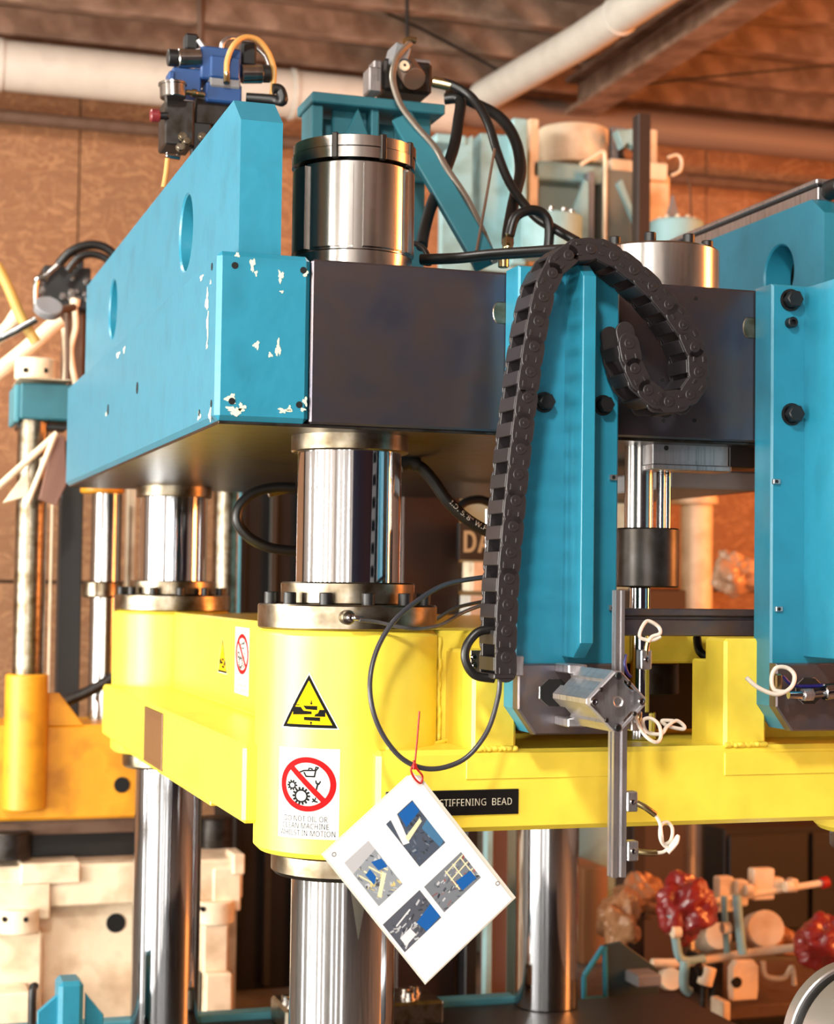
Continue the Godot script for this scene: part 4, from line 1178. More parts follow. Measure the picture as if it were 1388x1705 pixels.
# ---------------------------------------------------------------- hoses and loose cables
func hoses() -> void:
	var g := "black hydraulic hoses behind the ribbed nut"
	solo("hydraulic_hose", tb([Vector3(0.4875, 2.9998, -1), Vector3(0.5234, 2.9932, -0.98), Vector3(0.574, 2.9558, -0.95), Vector3(0.6011, 2.8787, -0.9), Vector3(0.6097, 2.7906, -0.85), Vector3(0.6273, 2.7003, -0.8), Vector3(0.6499, 2.6067, -0.7), Vector3(0.6679, 2.5535, -0.6), Vector3(0.6803, 2.507, -0.5)], 0.0115, 14, 8), rubber, "long black hose running from the grey valve down to the cable chain", "hose", g)
	solo("hydraulic_hose", tb([Vector3(0.5175, 2.9588, -1), Vector3(0.5518, 2.9553, -0.98), Vector3(0.5389, 2.8932, -0.95), Vector3(0.5098, 2.8072, -0.9), Vector3(0.4653, 2.7158, -0.85), Vector3(0.4186, 2.628, -0.8), Vector3(0.3863, 2.5566, -0.75), Vector3(0.3646, 2.5093, -0.7)], 0.0145, 14, 8), rubber, "thick black hose dropping from the teal table beside the ribbed nut", "hose", g)
	solo("hydraulic_hose", tb([Vector3(0.5422, 2.9982, -1.05), Vector3(0.6177, 2.9706, -1.05), Vector3(0.6705, 2.9245, -1), Vector3(0.6958, 2.853, -0.95), Vector3(0.6908, 2.7629, -0.9), Vector3(0.6357, 2.6602, -0.8), Vector3(0.5846, 2.5619, -0.7), Vector3(0.5646, 2.5219, -0.65)], 0.015, 14, 8), rubber, "thick black hose curving wide and ending at a brass fitting", "hose", g)
	solo("hydraulic_hose", tb([Vector3(0.5502, 2.5303, -0.6), Vector3(0.5649, 2.5744, -0.6), Vector3(0.6013, 2.5945, -0.6), Vector3(0.6351, 2.5885, -0.6), Vector3(0.6509, 2.558, -0.6), Vector3(0.6484, 2.4972, -0.6)], 0.012, 14, 8), rubber, "short black hose looped like an arch above the level hose", "hose", g)
	solo("hydraulic_hose", tb([Vector3(0.2182, 2.3888, -0.25), Vector3(0.2816, 2.387, -0.2), Vector3(0.3254, 2.38, -0.1), Vector3(0.3656, 2.37, 0), Vector3(0.4085, 2.3599, 0.1), Vector3(0.4378, 2.353, 0.15)], 0.0115, 14, 6), rubber, "black hose lying level along the top of the crown plate", "hose", g)
	solo("hydraulic_hose", tb([Vector3(0.2834, 2.474, -0.5), Vector3(0.2903, 2.4517, -0.45), Vector3(0.2886, 2.4119, -0.4), Vector3(0.2663, 2.413, -0.4)], 0.006, 10, 6), rubber, "thin black hose bent tightly at the foot of the ribbed nut", "hose", g)
	solo("hose_end", cy(Vector3(0.5461, 2.4928, -0.6), Vector3(0.5608, 2.527, -0.64), 0.013, 20), brass, "brass hose end below the wide black hose", "fitting")
	solo("hose_coupling", cy(Vector3(0.4842, 3.001, -1), Vector3(0.53, 2.9892, -0.98), 0.0145, 16), brass, "brass coupling between the grey valve and the long black hose", "fitting")
	for k in 2:
		var dx := 7.0 * k
		solo("braided_hose", tb([Vector3(0.424, 3.101, -1.02), Vector3(0.3799, 3.0486, -0.98), Vector3(0.3619, 2.9869, -0.96), Vector3(0.3759, 2.9183, -0.94), Vector3(0.4055, 2.8558, -0.9), Vector3(0.4407, 2.7907, -0.85), Vector3(0.4562, 2.728, -0.8), Vector3(0.4914, 2.6457, -0.75), Vector3(0.5134, 2.561, -0.7), Vector3(0.5116, 2.4646, -0.6)].map(func(p: Vector3) -> Vector3: return p + Vector3(0.009, 0.004, -0.012) * k), 0.0058, 12, 8), mat(Color(0.6, 0.57, 0.53), 0.35, 0.7), ["pale braided hose curling down from the grey valve, nearer strand", "pale braided hose curling down from the grey valve, strand behind"][k], "hose", "braided hoses of the grey valve")
	# looped sensor cable that carries the sheet
	var c := thing("sensor_cable", "thin grey cable hanging in a big loop before the yellow platen", "cable", Vector3(0.2021, 1.5347, 0.3))
	part(c, "loop", tb([Vector3(0.202, 1.5369, 0.3), Vector3(0.199, 1.5026, 0.3), Vector3(0.1803, 1.4439, 0.3), Vector3(0.1444, 1.3986, 0.3), Vector3(0.1018, 1.3792, 0.3), Vector3(0.0593, 1.3779, 0.3), Vector3(0.0191, 1.3965, 0.3), Vector3(-0.0145, 1.4358, 0.3), Vector3(-0.0349, 1.4832, 0.3), Vector3(-0.0372, 1.5351, 0.29), Vector3(-0.0188, 1.587, 0.27), Vector3(0.0166, 1.6345, 0.25), Vector3(0.0709, 1.6723, 0.22), Vector3(0.1417, 1.7036, 0.18), Vector3(0.239, 1.7183, 0.14)], 0.0046, 12, 8), mat(Color(0.20, 0.20, 0.22), 0.3))
	part(c, "flange_lead", tb([Vector3(-0.0329, 1.6363, 0.2), Vector3(0.0064, 1.6319, 0.19), Vector3(0.0466, 1.6234, 0.19), Vector3(0.0902, 1.6201, 0.18), Vector3(0.1444, 1.6271, 0.14), Vector3(0.2067, 1.6489, 0.08), Vector3(0.2725, 1.6674, 0.04)], 0.0036, 10, 8), mat(Color(0.28, 0.27, 0.27), 0.35))
	solo("chain_cable", tb([Vector3(0.1836, 1.6231, 0.31), Vector3(0.1551, 1.6176, 0.31), Vector3(0.135, 1.5941, 0.31), Vector3(0.1331, 1.5675, 0.31), Vector3(0.1504, 1.5419, 0.31), Vector3(0.1869, 1.5353, 0.31)], 0.008, 14, 8), rubber, "black cable bowed out beside the foot of the cable chain", "cable")
	solo("rear_cable", tb([Vector3(0.2745, 1.6244, -0.3), Vector3(0.3257, 1.653, -0.3), Vector3(0.3967, 1.6691, -0.3)], 0.004, 8, 6), mat(Color(0.25, 0.25, 0.25), 0.4), "thin grey cable behind the near flange", "cable")
	# printed hose under the crown
	var hp: Array[Vector3] = [Vector3(0.2576, 1.9723, -0.45), Vector3(0.2886, 1.9627, -0.45), Vector3(0.32, 1.9315, -0.45), Vector3(0.3574, 1.8842, -0.45), Vector3(0.4106, 1.8424, -0.45), Vector3(0.4756, 1.8141, -0.45), Vector3(0.5338, 1.8045, -0.45)]
	var h := thing("printed_hose", "black hose with pale lettering drooping under the dark crown", "hose", hp[0])
	part(h, "tube", tb(hp, 0.0135, 16, 8), rubber)
	part(h, "hose_elbow", tb([Vector3(0.2382, 1.965, -0.45), Vector3(0.2604, 1.9751, -0.45), Vector3(0.2801, 1.9678, -0.45)], 0.017, 14, 4), black)
	var cv := Curve3D.new()
	for i in hp.size():
		var tg := (hp[mini(i + 1, hp.size() - 1)] - hp[maxi(i - 1, 0)]) / 6.0
		cv.add_point(hp[i], -tg, tg)
	var tm := text_mesh("I.D. 5/8\" W.P. 2", 64).get_mesh_arrays()
	var vs: PackedVector3Array = tm[Mesh.ARRAY_VERTEX]
	var lo := Vector3(INF, INF, 0)
	var hi := -lo
	for p in vs:
		lo = lo.min(p); hi = hi.max(p)
	var tex := Mb.new()
	var put := func(p: Vector3) -> Vector3:
		var s := cv.get_baked_length() * 0.40 + (p.x - lo.x) / (hi.x - lo.x) * 0.125
		var a := cv.sample_baked(s, true)
		var d := (cv.sample_baked(s + 0.004, true) - a).normalized()
		var e := Vector3(0, 0, 1).cross(d).normalized()
		var w := ((p.y - lo.y) / (hi.y - lo.y) - 0.5) * 0.011 + 0.002
		return a + e * w + Vector3(0, 0, sqrt(0.0135 * 0.0135 - w * w) + 0.0005)
	var ix = tm[Mesh.ARRAY_INDEX]
	var n_ix: int = ix.size() if ix != null and ix.size() > 0 else vs.size()
	for i in range(0, n_ix, 3):
		var q: Array[Vector3] = []
		for j in 3:
			q.append(put.call(vs[ix[i + j]] if ix != null and ix.size() > 0 else vs[i + j]))
		tex.flat(q[0], q[1], q[2], Vector3(0, 0, 1))
	part(h, "lettering", tex, white_cable, "pale stamped lettering")
	solo("hydraulic_hose", tb([Vector3(0.1107, 1.934, -0.9), Vector3(0.0582, 1.9325, -0.9), Vector3(0.0064, 1.9164, -0.9), Vector3(-0.0255, 1.8821, -0.9), Vector3(-0.0278, 1.8457, -0.9), Vector3(0.0009, 1.8101, -0.9), Vector3(0.0533, 1.7864, -0.9), Vector3(0.1208, 1.7789, -0.9)], 0.0125, 14, 8), rubber, "black hose bowed out between the two chrome guide rods", "hose", g)
	solo("hose_adapter", cy(Vector3(0.0496, 1.92, -0.92), Vector3(0.1125, 1.9365, -0.92), 0.011, 16), flange_steel, "pale steel hose adapter on the hose between the guide rods", "fitting")
	solo("upright_tube", tb([Vector3(0.5022, 1.8801, -0.6), Vector3(0.5041, 1.7254, -0.6)], 0.006, 12, 1), alu, "thin bright upright tube beside the cable chain", "rod")
	solo("cavity_hose", tb([Vector3(0.7695, 1.5984, -0.05), Vector3(0.7614, 1.5709, -0.02), Vector3(0.7787, 1.5557, 0), Vector3(0.7943, 1.5565, 0.02)], 0.009, 12, 6), rubber, "short black hose bent over the gap beside the second guide post", "hose")

# ---------------------------------------------------------------- signs
func patch(m: Mb, r: float, a0t: float, a1t: float, yt: float, a0b: float, a1b: float, yb: float) -> void:
	var lo := minf(a0t, a0b)
	var hi := maxf(a1t, a1b)
	var at := func(i: int, j: int) -> Array:
		var t := j / 10.0
		var a := lerpf(lerpf(a0t, a0b, t), lerpf(a1t, a1b, t), i / 16.0)
		return [Vector3(r * sin(a), lerpf(yt, yb, t), r * cos(a)), Vector3(sin(a), 0, cos(a)), Vector2((a - lo) / (hi - lo), t)]
	for j in 10:
		for i in 16:
			var p: Array = at.call(i, j)
			var q: Array = at.call(i + 1, j)
			var s: Array = at.call(i + 1, j + 1)
			var u: Array = at.call(i, j + 1)
			m.tri(p[0], q[0], s[0], p[1], q[1], s[1], p[2], q[2], s[2])
			m.tri(p[0], s[0], u[0], p[1], s[1], u[1], p[2], s[2], u[2])

func az(p: Vector3) -> float:
	return atan2(p.x, p.z)

func crush_image() -> Image:
	var w := 440
	var h := 400
	var im := Image.create(w, h, false, Image.FORMAT_RGB8)
	im.fill(Color(0.93, 0.92, 0.85))
	var tri := func(e: float) -> PackedVector2Array: return PackedVector2Array([Vector2(w / 2.0, e * 1.9), Vector2(w - e * 1.65, h - e), Vector2(e * 1.65, h - e)])
	var k := Color(0.06, 0.055, 0.05)
	fill(im, tri.call(7.0), k)
	fill(im, tri.call(30.0), Color(0.90, 0.72, 0.03))
	# a hand caught between two jaws
	fill(im, PackedVector2Array([Vector2(98, 246), Vector2(160, 246), Vector2(182, 272), Vector2(244, 276), Vector2(244, 296), Vector2(178, 300), Vector2(98, 304)]), k)
	fill(im, PackedVector2Array([Vector2(300, 262), Vector2(342, 262), Vector2(342, 312), Vector2(262, 312), Vector2(270, 294), Vector2(288, 288)]), k)
	fill(im, PackedVector2Array([Vector2(178, 236), Vector2(284, 236), Vector2(284, 266), Vector2(200, 262)]), k)
	fill(im, PackedVector2Array([Vector2(186, 316), Vector2(306, 316), Vector2(306, 344), Vector2(186, 340)]), k)
	stroke(im, [Vector2(240, 200), Vector2(240, 222)], 7, k)
	fill(im, PackedVector2Array([Vector2(228, 214), Vector2(252, 214), Vector2(240, 232)]), k)
	stroke(im, [Vector2(240, 356), Vector2(240, 372)], 7, k)
	fill(im, PackedVector2Array([Vector2(228, 362), Vector2(252, 362), Vector2(240, 345)]), k)
	stroke(im, [Vector2(98, 232), Vector2(150, 232)], 5, k)
	return im

func oil_image() -> Image:
	var w := 440
	var h := 656
	var im := Image.create(w, h, false, Image.FORMAT_RGB8)
	im.fill(Color(0.76, 0.755, 0.745))
	var white := Color(0.76, 0.755, 0.745)
	var rd := Color(0.72, 0.06, 0.07)
	var k := Color(0.10, 0.10, 0.10)
	var c := Vector2(222, 262)
	fill(im, disc(c, 198, 90), rd)
	fill(im, disc(c, 157, 90), white)
	# oil can, two gears and a spanner
	stroke(im, [c + Vector2(-70, -78), c + Vector2(-20, -100), c + Vector2(60, -104), c + Vector2(52, -58), c + Vector2(-6, -58), c + Vector2(-20, -84)], 12, k)
	stroke(im, [c + Vector2(10, -104), c + Vector2(14, -118), c + Vector2(34, -116), c + Vector2(36, -104)], 10, k)
	stroke(im, [c + Vector2(60, -100), c + Vector2(78, -124), c + Vector2(62, -128), c + Vector2(58, -112)], 10, k)
	gear(im, c + Vector2(-108, 12), 26, 10, 11, k, white)
	gear(im, c + Vector2(-40, 86), 46, 14, 13, k, white)
	stroke(im, [c + Vector2(64, 44), c + Vector2(76, -10)], 13, k)
	stroke(im, [c + Vector2(62, -28), c + Vector2(66, -10), c + Vector2(82, -4), c + Vector2(92, -24)], 11, k)
	stroke(im, [c + Vector2(44, 104), c + Vector2(54, 120), c + Vector2(72, 124)], 12, k)
	stroke(im, [c + Vector2(40, 124), c + Vector2(56, 116), c + Vector2(62, 96)], 10, k)
	stroke(im, [c + Vector2(-122, -128), c + Vector2(126, 124)], 40, rd)
	var t := Color(0.10, 0.10, 0.10)
	print_text(im, "DO NOT OIL OR", Rect2(56, 492, 310, 40), t)
	print_text(im, "CLEAN MACHINE", Rect2(40, 544, 336, 40), t)
	print_text(im, "WHILST IN MOTION", Rect2(22, 596, 396, 40), t)
	return im

func signs() -> void:
	var crush := printed(crush_image(), 0.85)
	var oil := printed(oil_image(), 0.85)
	var m := Mb.new()
	patch(m, 0.1743, az(Vector3(-0.1083, 1.5379, 0.1366)), az(Vector3(-0.1079, 1.5379, 0.1369)), Vector3(-0.1081, 1.5379, 0.1367).y, az(Vector3(-0.1476, 1.4342, 0.0926)), az(Vector3(-0.0573, 1.4390, 0.1646)), Vector3(-0.1067, 1.4358, 0.1378).y)
	solo("warning_sticker", m, crush, "yellow warning triangle with a crushed hand on the near round hub", "sign")
	m = Mb.new()
	patch(m, 0.1743, az(Vector3(-0.1503, 1.3150, 0.0883)), az(Vector3(-0.0556, 1.3217, 0.1652)), Vector3(-0.1062, 1.4003, 0.1382).y, az(Vector3(-0.1503, 1.3150, 0.0883)), az(Vector3(-0.0556, 1.3217, 0.1652)), Vector3(-0.1040, 1.2362, 0.1399).y)
	solo("prohibition_sticker", m, oil, "white sticker with a red crossed circle and three lines of text on the near hub", "sign")
	var x := -0.0206
	m = Mb.new()
	var t := Vector3(-0.0206, 1.5631, -1.096)
	var bl := Vector3(-0.0206, 1.4731, -1.1493)
	var br := Vector3(-0.0206, 1.4731, -1.0319)
	m.tri(Vector3(x, t.y, t.z), Vector3(x, bl.y, bl.z), Vector3(x, br.y, br.z), Vector3.LEFT, Vector3.LEFT, Vector3.LEFT, Vector2(0.5, 0.02), Vector2(0.0, 1), Vector2(1, 1))
	solo("warning_sticker", m, crush, "narrow-looking yellow warning triangle on the platen's long side wall", "sign")
	m = Mb.new()
	var a := Vector3(-0.0206, 1.5943, -0.9411)
	var b := Vector3(-0.0206, 1.4344, -0.7809)
	m.uvquad(Vector3(x, a.y, a.z), Vector3(x, a.y, b.z), Vector3(x, b.y, b.z), Vector3(x, b.y, a.z), Vector3.LEFT)
	solo("prohibition_sticker", m, oil, "white crossed-circle sticker on the platen's long side wall", "sign")
	# black engraved nameplate
	var im := Image.create(884, 200, false, Image.FORMAT_RGB8)
	im.fill(Color(0.02, 0.02, 0.022))
	print_text(im, "STIFFENING  BEAD", Rect2(352, 68, 488, 58), Color(0.80, 0.78, 0.70))
	var lo := Vector3(0.0211, 1.2796, 0.2)
	var hi := Vector3(0.2781, 1.3257, 0.2)
	var n := thing("nameplate", "black engraved nameplate partly covered by the hanging sheet", "sign", lo)
	part(n, "plate", bx(Vector3(lo.x, lo.y, 0.199), Vector3(hi.x, hi.y, 0.2035), 0.0012), black)
	m = Mb.new()
	m.uvquad(Vector3(lo.x + .001, hi.y - .001, 0.2037), Vector3(hi.x - .001, hi.y - .001, 0.2037), Vector3(hi.x - .001, lo.y + .001, 0.2037), Vector3(lo.x + .001, lo.y + .001, 0.2037), Vector3(0, 0, 1))
	part(n, "lettering", m, printed(im, 0.35))
	# brown data plate on the side box
	im = Image.create(200, 240, false, Image.FORMAT_RGB8)
	im.fill(Color(0.40, 0.29, 0.19))
	var rng := RandomNumberGenerator.new()
	rng.seed = 8
	var dk := Color(0.30, 0.21, 0.14)
	for y in [16, 26, 216, 226]:
		stroke(im, [Vector2(14, y), Vector2(186, y)], 2, dk)
	for k in 5:
		stroke(im, [Vector2(90 + rng.randf_range(-14, 14), 70 + k * 24), Vector2(104 + rng.randf_range(-10, 14), 84 + k * 24)], 3, dk)
	var d := thing("data_plate", "dull brown metal data plate on the yellow side box", "sign", Vector3(-0.2, 1.25, -1.02))
	part(d, "plate", bx(Vector3(-0.2035, 1.252, -1.16), Vector3(-0.199, 1.388, -0.893), 0.001), mat(Color(0.40, 0.29, 0.19), 0.4, 0.3))
	m = Mb.new()
	m.uvquad(Vector3(-0.2037, 1.387, -1.159), Vector3(-0.2037, 1.387, -0.894), Vector3(-0.2037, 1.253, -0.894), Vector3(-0.2037, 1.253, -1.159), Vector3.LEFT)
	part(d, "engraving", m, printed(im, 0.4))
	# painted sign deep inside the press
	im = Image.create(240, 200, false, Image.FORMAT_RGB8)
	im.fill(Color(0.10, 0.10, 0.09))
	print_text(im, "DAN", Rect2(20, 40, 210, 120), Color(0.66, 0.62, 0.50), true)
	var s := thing("panel_sign", "dark board with big pale letters seen between the press rods", "sign", Vector3(1.1854, 1.7976, -2.6))
	var q := Vector3(1.1268, 1.7923, -2.6)
	var r := Vector3(1.3205, 1.9244, -2.6)
	part(s, "board", bx(Vector3(q.x, q.y, -2.63), Vector3(r.x, r.y, -2.6), 0.002), black)
	m = Mb.new()
	m.uvquad(Vector3(q.x, r.y, -2.599), Vector3(r.x, r.y, -2.599), Vector3(r.x, q.y, -2.599), Vector3(q.x, q.y, -2.599), Vector3(0, 0, 1))
	part(s, "lettering", m, printed(im, 0.6))

# ---------------------------------------------------------------- the laminated sheet
func photo(im: Image, r: Rect2, sd: int, cols: Array) -> void:
	var p := func(x: float, y: float) -> Vector2: return r.position + r.size * Vector2(x, y)
	fill(im, PackedVector2Array([p.call(0, 0), p.call(1, 0), p.call(1, 1), p.call(0, 1)]), cols[0])
	var rng := RandomNumberGenerator.new()
	rng.seed = sd
	for k in 70:
		var x := rng.randf()
		var y := rng.randf_range(0.15, 0.95)
		var w := rng.randf_range(0.02, 0.13)
		var h := rng.randf_range(0.015, 0.07)
		var sk := rng.randf_range(-0.08, 0.08)
		fill(im, PackedVector2Array([p.call(clampf(x, 0, 1), clampf(y, 0, 1)), p.call(clampf(x + w, 0, 1), clampf(y + sk, 0, 1)), p.call(clampf(x + w, 0, 1), clampf(y + sk + h, 0, 1)), p.call(clampf(x, 0, 1), clampf(y + h, 0, 1))]), (cols[1 + rng.randi() % (cols.size() - 1)] as Color).lightened(rng.randf() * 0.15))

func sheet() -> void:
	var L := Vector3(-0.1189, 1.2324, 0.3)
	var T := Vector3(0.0416, 1.3708, 0.3)
	var R := Vector3(0.2297, 1.1417, 0.3)
	var B := L + R - T
	var w := 560
	var h := 784
	var im := Image.create(w, h, false, Image.FORMAT_RGB8)
	im.fill(Color(0.90, 0.90, 0.90))
	var dk := Color(0.16, 0.18, 0.21)
	var bl := Color(0.08, 0.33, 0.60)
	var pale := Color(0.66, 0.68, 0.70)
	var yl := Color(0.74, 0.68, 0.42)
	var S := Vector2(w, h)
	var box := func(u0: float, v0: float, u1: float, v1: float) -> Rect2: return Rect2(Vector2(u0, v0) * S, Vector2(u1 - u0, v1 - v0) * S)
	var a: Rect2 = box.call(0.553, 0.12, 0.85, 0.452)
	photo(im, a, 1, [Color(0.26, 0.30, 0.36), dk, dk, Color(0.4, 0.45, 0.5), Color(0.2, 0.26, 0.34)])
	fill(im, PackedVector2Array([a.position + a.size * Vector2(0.45, 0.02), a.position + a.size * Vector2(0.98, 0.02), a.position + a.size * Vector2(0.98, 0.24), a.position + a.size * Vector2(0.4, 0.3)]), bl)
	fill(im, PackedVector2Array([a.position + a.size * Vector2(0.18, 0.0), a.position + a.size * Vector2(0.42, 0.0), a.position + a.size * Vector2(0.2, 0.55), a.position + a.size * Vector2(0.02, 0.5)]), Color(0.85, 0.86, 0.86))
	fill(im, PackedVector2Array([a.position + a.size * Vector2(0.2, 0.42), a.position + a.size * Vector2(0.85, 0.34), a.position + a.size * Vector2(0.85, 0.41), a.position + a.size * Vector2(0.2, 0.52)]), yl.lightened(0.4))
	fill(im, PackedVector2Array([a.position + a.size * Vector2(0.72, 0.5), a.position + a.size * Vector2(1, 0.45), a.position + a.size * Vector2(1, 0.95), a.position + a.size * Vector2(0.8, 1)]), Color(0.25, 0.42, 0.56))
	a = box.call(0.087, 0.12, 0.356, 0.459)
	photo(im, a, 2, [Color(0.52, 0.55, 0.58), dk, pale, yl, Color(0.3, 0.33, 0.38)])
	for k in 4:
		stroke(im, [a.position + a.size * Vector2(0.12 + 0.2 * k, 0.36), a.position + a.size * Vector2(0.3 + 0.2 * k, 0.62)], 7, yl.lightened(0.4))
	fill(im, PackedVector2Array([a.position + a.size * Vector2(0.66, 0.32), a.position + a.size * Vector2(0.98, 0.4), a.position + a.size * Vector2(0.98, 0.58), a.position + a.size * Vector2(0.68, 0.52)]), bl)
	fill(im, PackedVector2Array([a.position + a.size * Vector2(0.28, 0.42), a.position + a.size * Vector2(0.5, 0.4), a.position + a.size * Vector2(0.5, 0.58), a.position + a.size * Vector2(0.3, 0.66)]), bl)
	fill(im, PackedVector2Array([a.position + a.size * Vector2(0.18, 0.84), a.position + a.size * Vector2(0.75, 0.58), a.position + a.size * Vector2(0.8, 0.66), a.position + a.size * Vector2(0.22, 0.92)]), yl.lightened(0.45))
	fill(im, PackedVector2Array([a.position, a.position + a.size * Vector2(1, 0), a.position + a.size * Vector2(1, 0.2), a.position + a.size * Vector2(0, 0.26)]), Color(0.66, 0.67, 0.69))
	a = box.call(0.48, 0.563, 0.905, 0.765)
	photo(im, a, 3, [Color(0.42, 0.45, 0.48), dk, pale, Color(0.3, 0.33, 0.38), Color(0.5, 0.22, 0.2)])
	for k in 3:
		stroke(im, [a.position + a.size * Vector2(0.5, 0.16 + 0.26 * k), a.position + a.size * Vector2(0.98, 0.1 + 0.26 * k)], 6, yl.lightened(0.4))
		stroke(im, [a.position + a.size * Vector2(0.52 + 0.2 * k, 0.1), a.position + a.size * Vector2(0.52 + 0.2 * k, 0.8)], 6, yl.lightened(0.4))
	fill(im, PackedVector2Array([a.position + a.size * Vector2(0.55, 0.55), a.position + a.size * Vector2(0.92, 0.62), a.position + a.size * Vector2(0.92, 0.92), a.position + a.size * Vector2(0.55, 0.9)]), bl)
	a = box.call(0.02, 0.557, 0.435, 0.775)
	photo(im, a, 4, [Color(0.30, 0.32, 0.36), dk, dk, pale, Color(0.55, 0.56, 0.58)])
	fill(im, PackedVector2Array([a.position + a.size * Vector2(0.55, 0.62), a.position + a.size * Vector2(1, 0.5), a.position + a.size * Vector2(1, 0.95), a.position + a.size * Vector2(0.6, 1)]), bl)
	fill(im, PackedVector2Array([a.position + a.size * Vector2(0.1, 0.62), a.position + a.size * Vector2(0.38, 0.6), a.position + a.size * Vector2(0.4, 0.86), a.position + a.size * Vector2(0.1, 0.9)]), Color(0.82, 0.82, 0.84))
	stroke(im, [a.position + a.size * Vector2(0.2, 0.3), a.position + a.size * Vector2(0.6, 0.22)], 8, pale.lightened(0.4))
	var eu := (T - L).normalized()
	var ev := (R - T).normalized()
	var t := thing("laminated_sheet", "white laminated sheet with four small photos hanging askew from the cable loop", "sheet", B)
	var lam := Mb.new()
	var cor := PackedVector2Array()
	for q: Vector2 in [Vector2(-0.003, -0.003), Vector2(0.2, -0.003), Vector2(0.218, 0.012), Vector2(0.2195, 0.3), Vector2(-0.003, 0.2995)]:
		cor.append(q)
	lam.prism(cor, L + Vector3(0, 0, -0.001), eu, ev, 0.0012, 0.0003)
	part(t, "laminate_pouch", lam, mat(Color(0.78, 0.78, 0.74), 0.2))
	var m := Mb.new()
	m.uvquad(L, T, R, B, Vector3(0, 0, 1))
	var pm := printed(im, 0.35)
	part(t, "printed_page", m, pm)
	for q: Vector3 in [L + eu * 0.014 + ev * 0.012, R - ev * 0.04 - eu * 0.003]:
		var e := Mb.new()
		e.lathe(q + Vector3(0, 0, 0.0002), Vector3(0, 0, 1), [Vector2(0.0024, 0), Vector2(0.0034, 0.0006), Vector2(0.0044, 0)], 20)
		part(t, "punched_hole", e, grey_paint)
	var z := thing("zip_tie", "thin red zip tie holding the white sheet on the cable loop", "zip tie", Vector3(0.0437, 1.3824, 0.3))
	part(z, "tail", tb([Vector3(0.0418, 1.383, 0.306), Vector3(0.0456, 1.425, 0.306), Vector3(0.05, 1.4785, 0.304)], 0.0017, 8, 5), red)
	part(z, "band", tb([Vector3(0.0417, 1.3862, 0.306), Vector3(0.0346, 1.376, 0.308), Vector3(0.0421, 1.361, 0.306), Vector3(0.0539, 1.3521, 0.304), Vector3(0.0571, 1.3646, 0.304), Vector3(0.045, 1.3781, 0.31), Vector3(0.0388, 1.3927, 0.308)], 0.002, 8, 6), red)
	part(z, "tie_head", bx(Vector3(0.0374, 1.3768, 0.306), Vector3(0.0442, 1.3878, 0.312), 0.0008), red)

# ---------------------------------------------------------------- the pale press beyond the crown
func bolt_ring(holder: Node3D, c: Vector3, r: float, count: int, br: float, bh: float, m: Material) -> void:
	for k in count:
		var a := TAU * (k + 0.4) / count
		part(holder, "flange_bolt", socket_bolt(c + Vector3(sin(a) * r, 0, cos(a) * r), Vector3.UP, br, bh), m)

func drum(a: Vector3, px_edge: Vector3, top: float) -> Mb:
	var m := Mb.new()
	ring(m, Vector3(a.x, 0, a.z), 0.0, absf(px_edge.x - a.x), a.y, top, 44, 0.006)
	return m

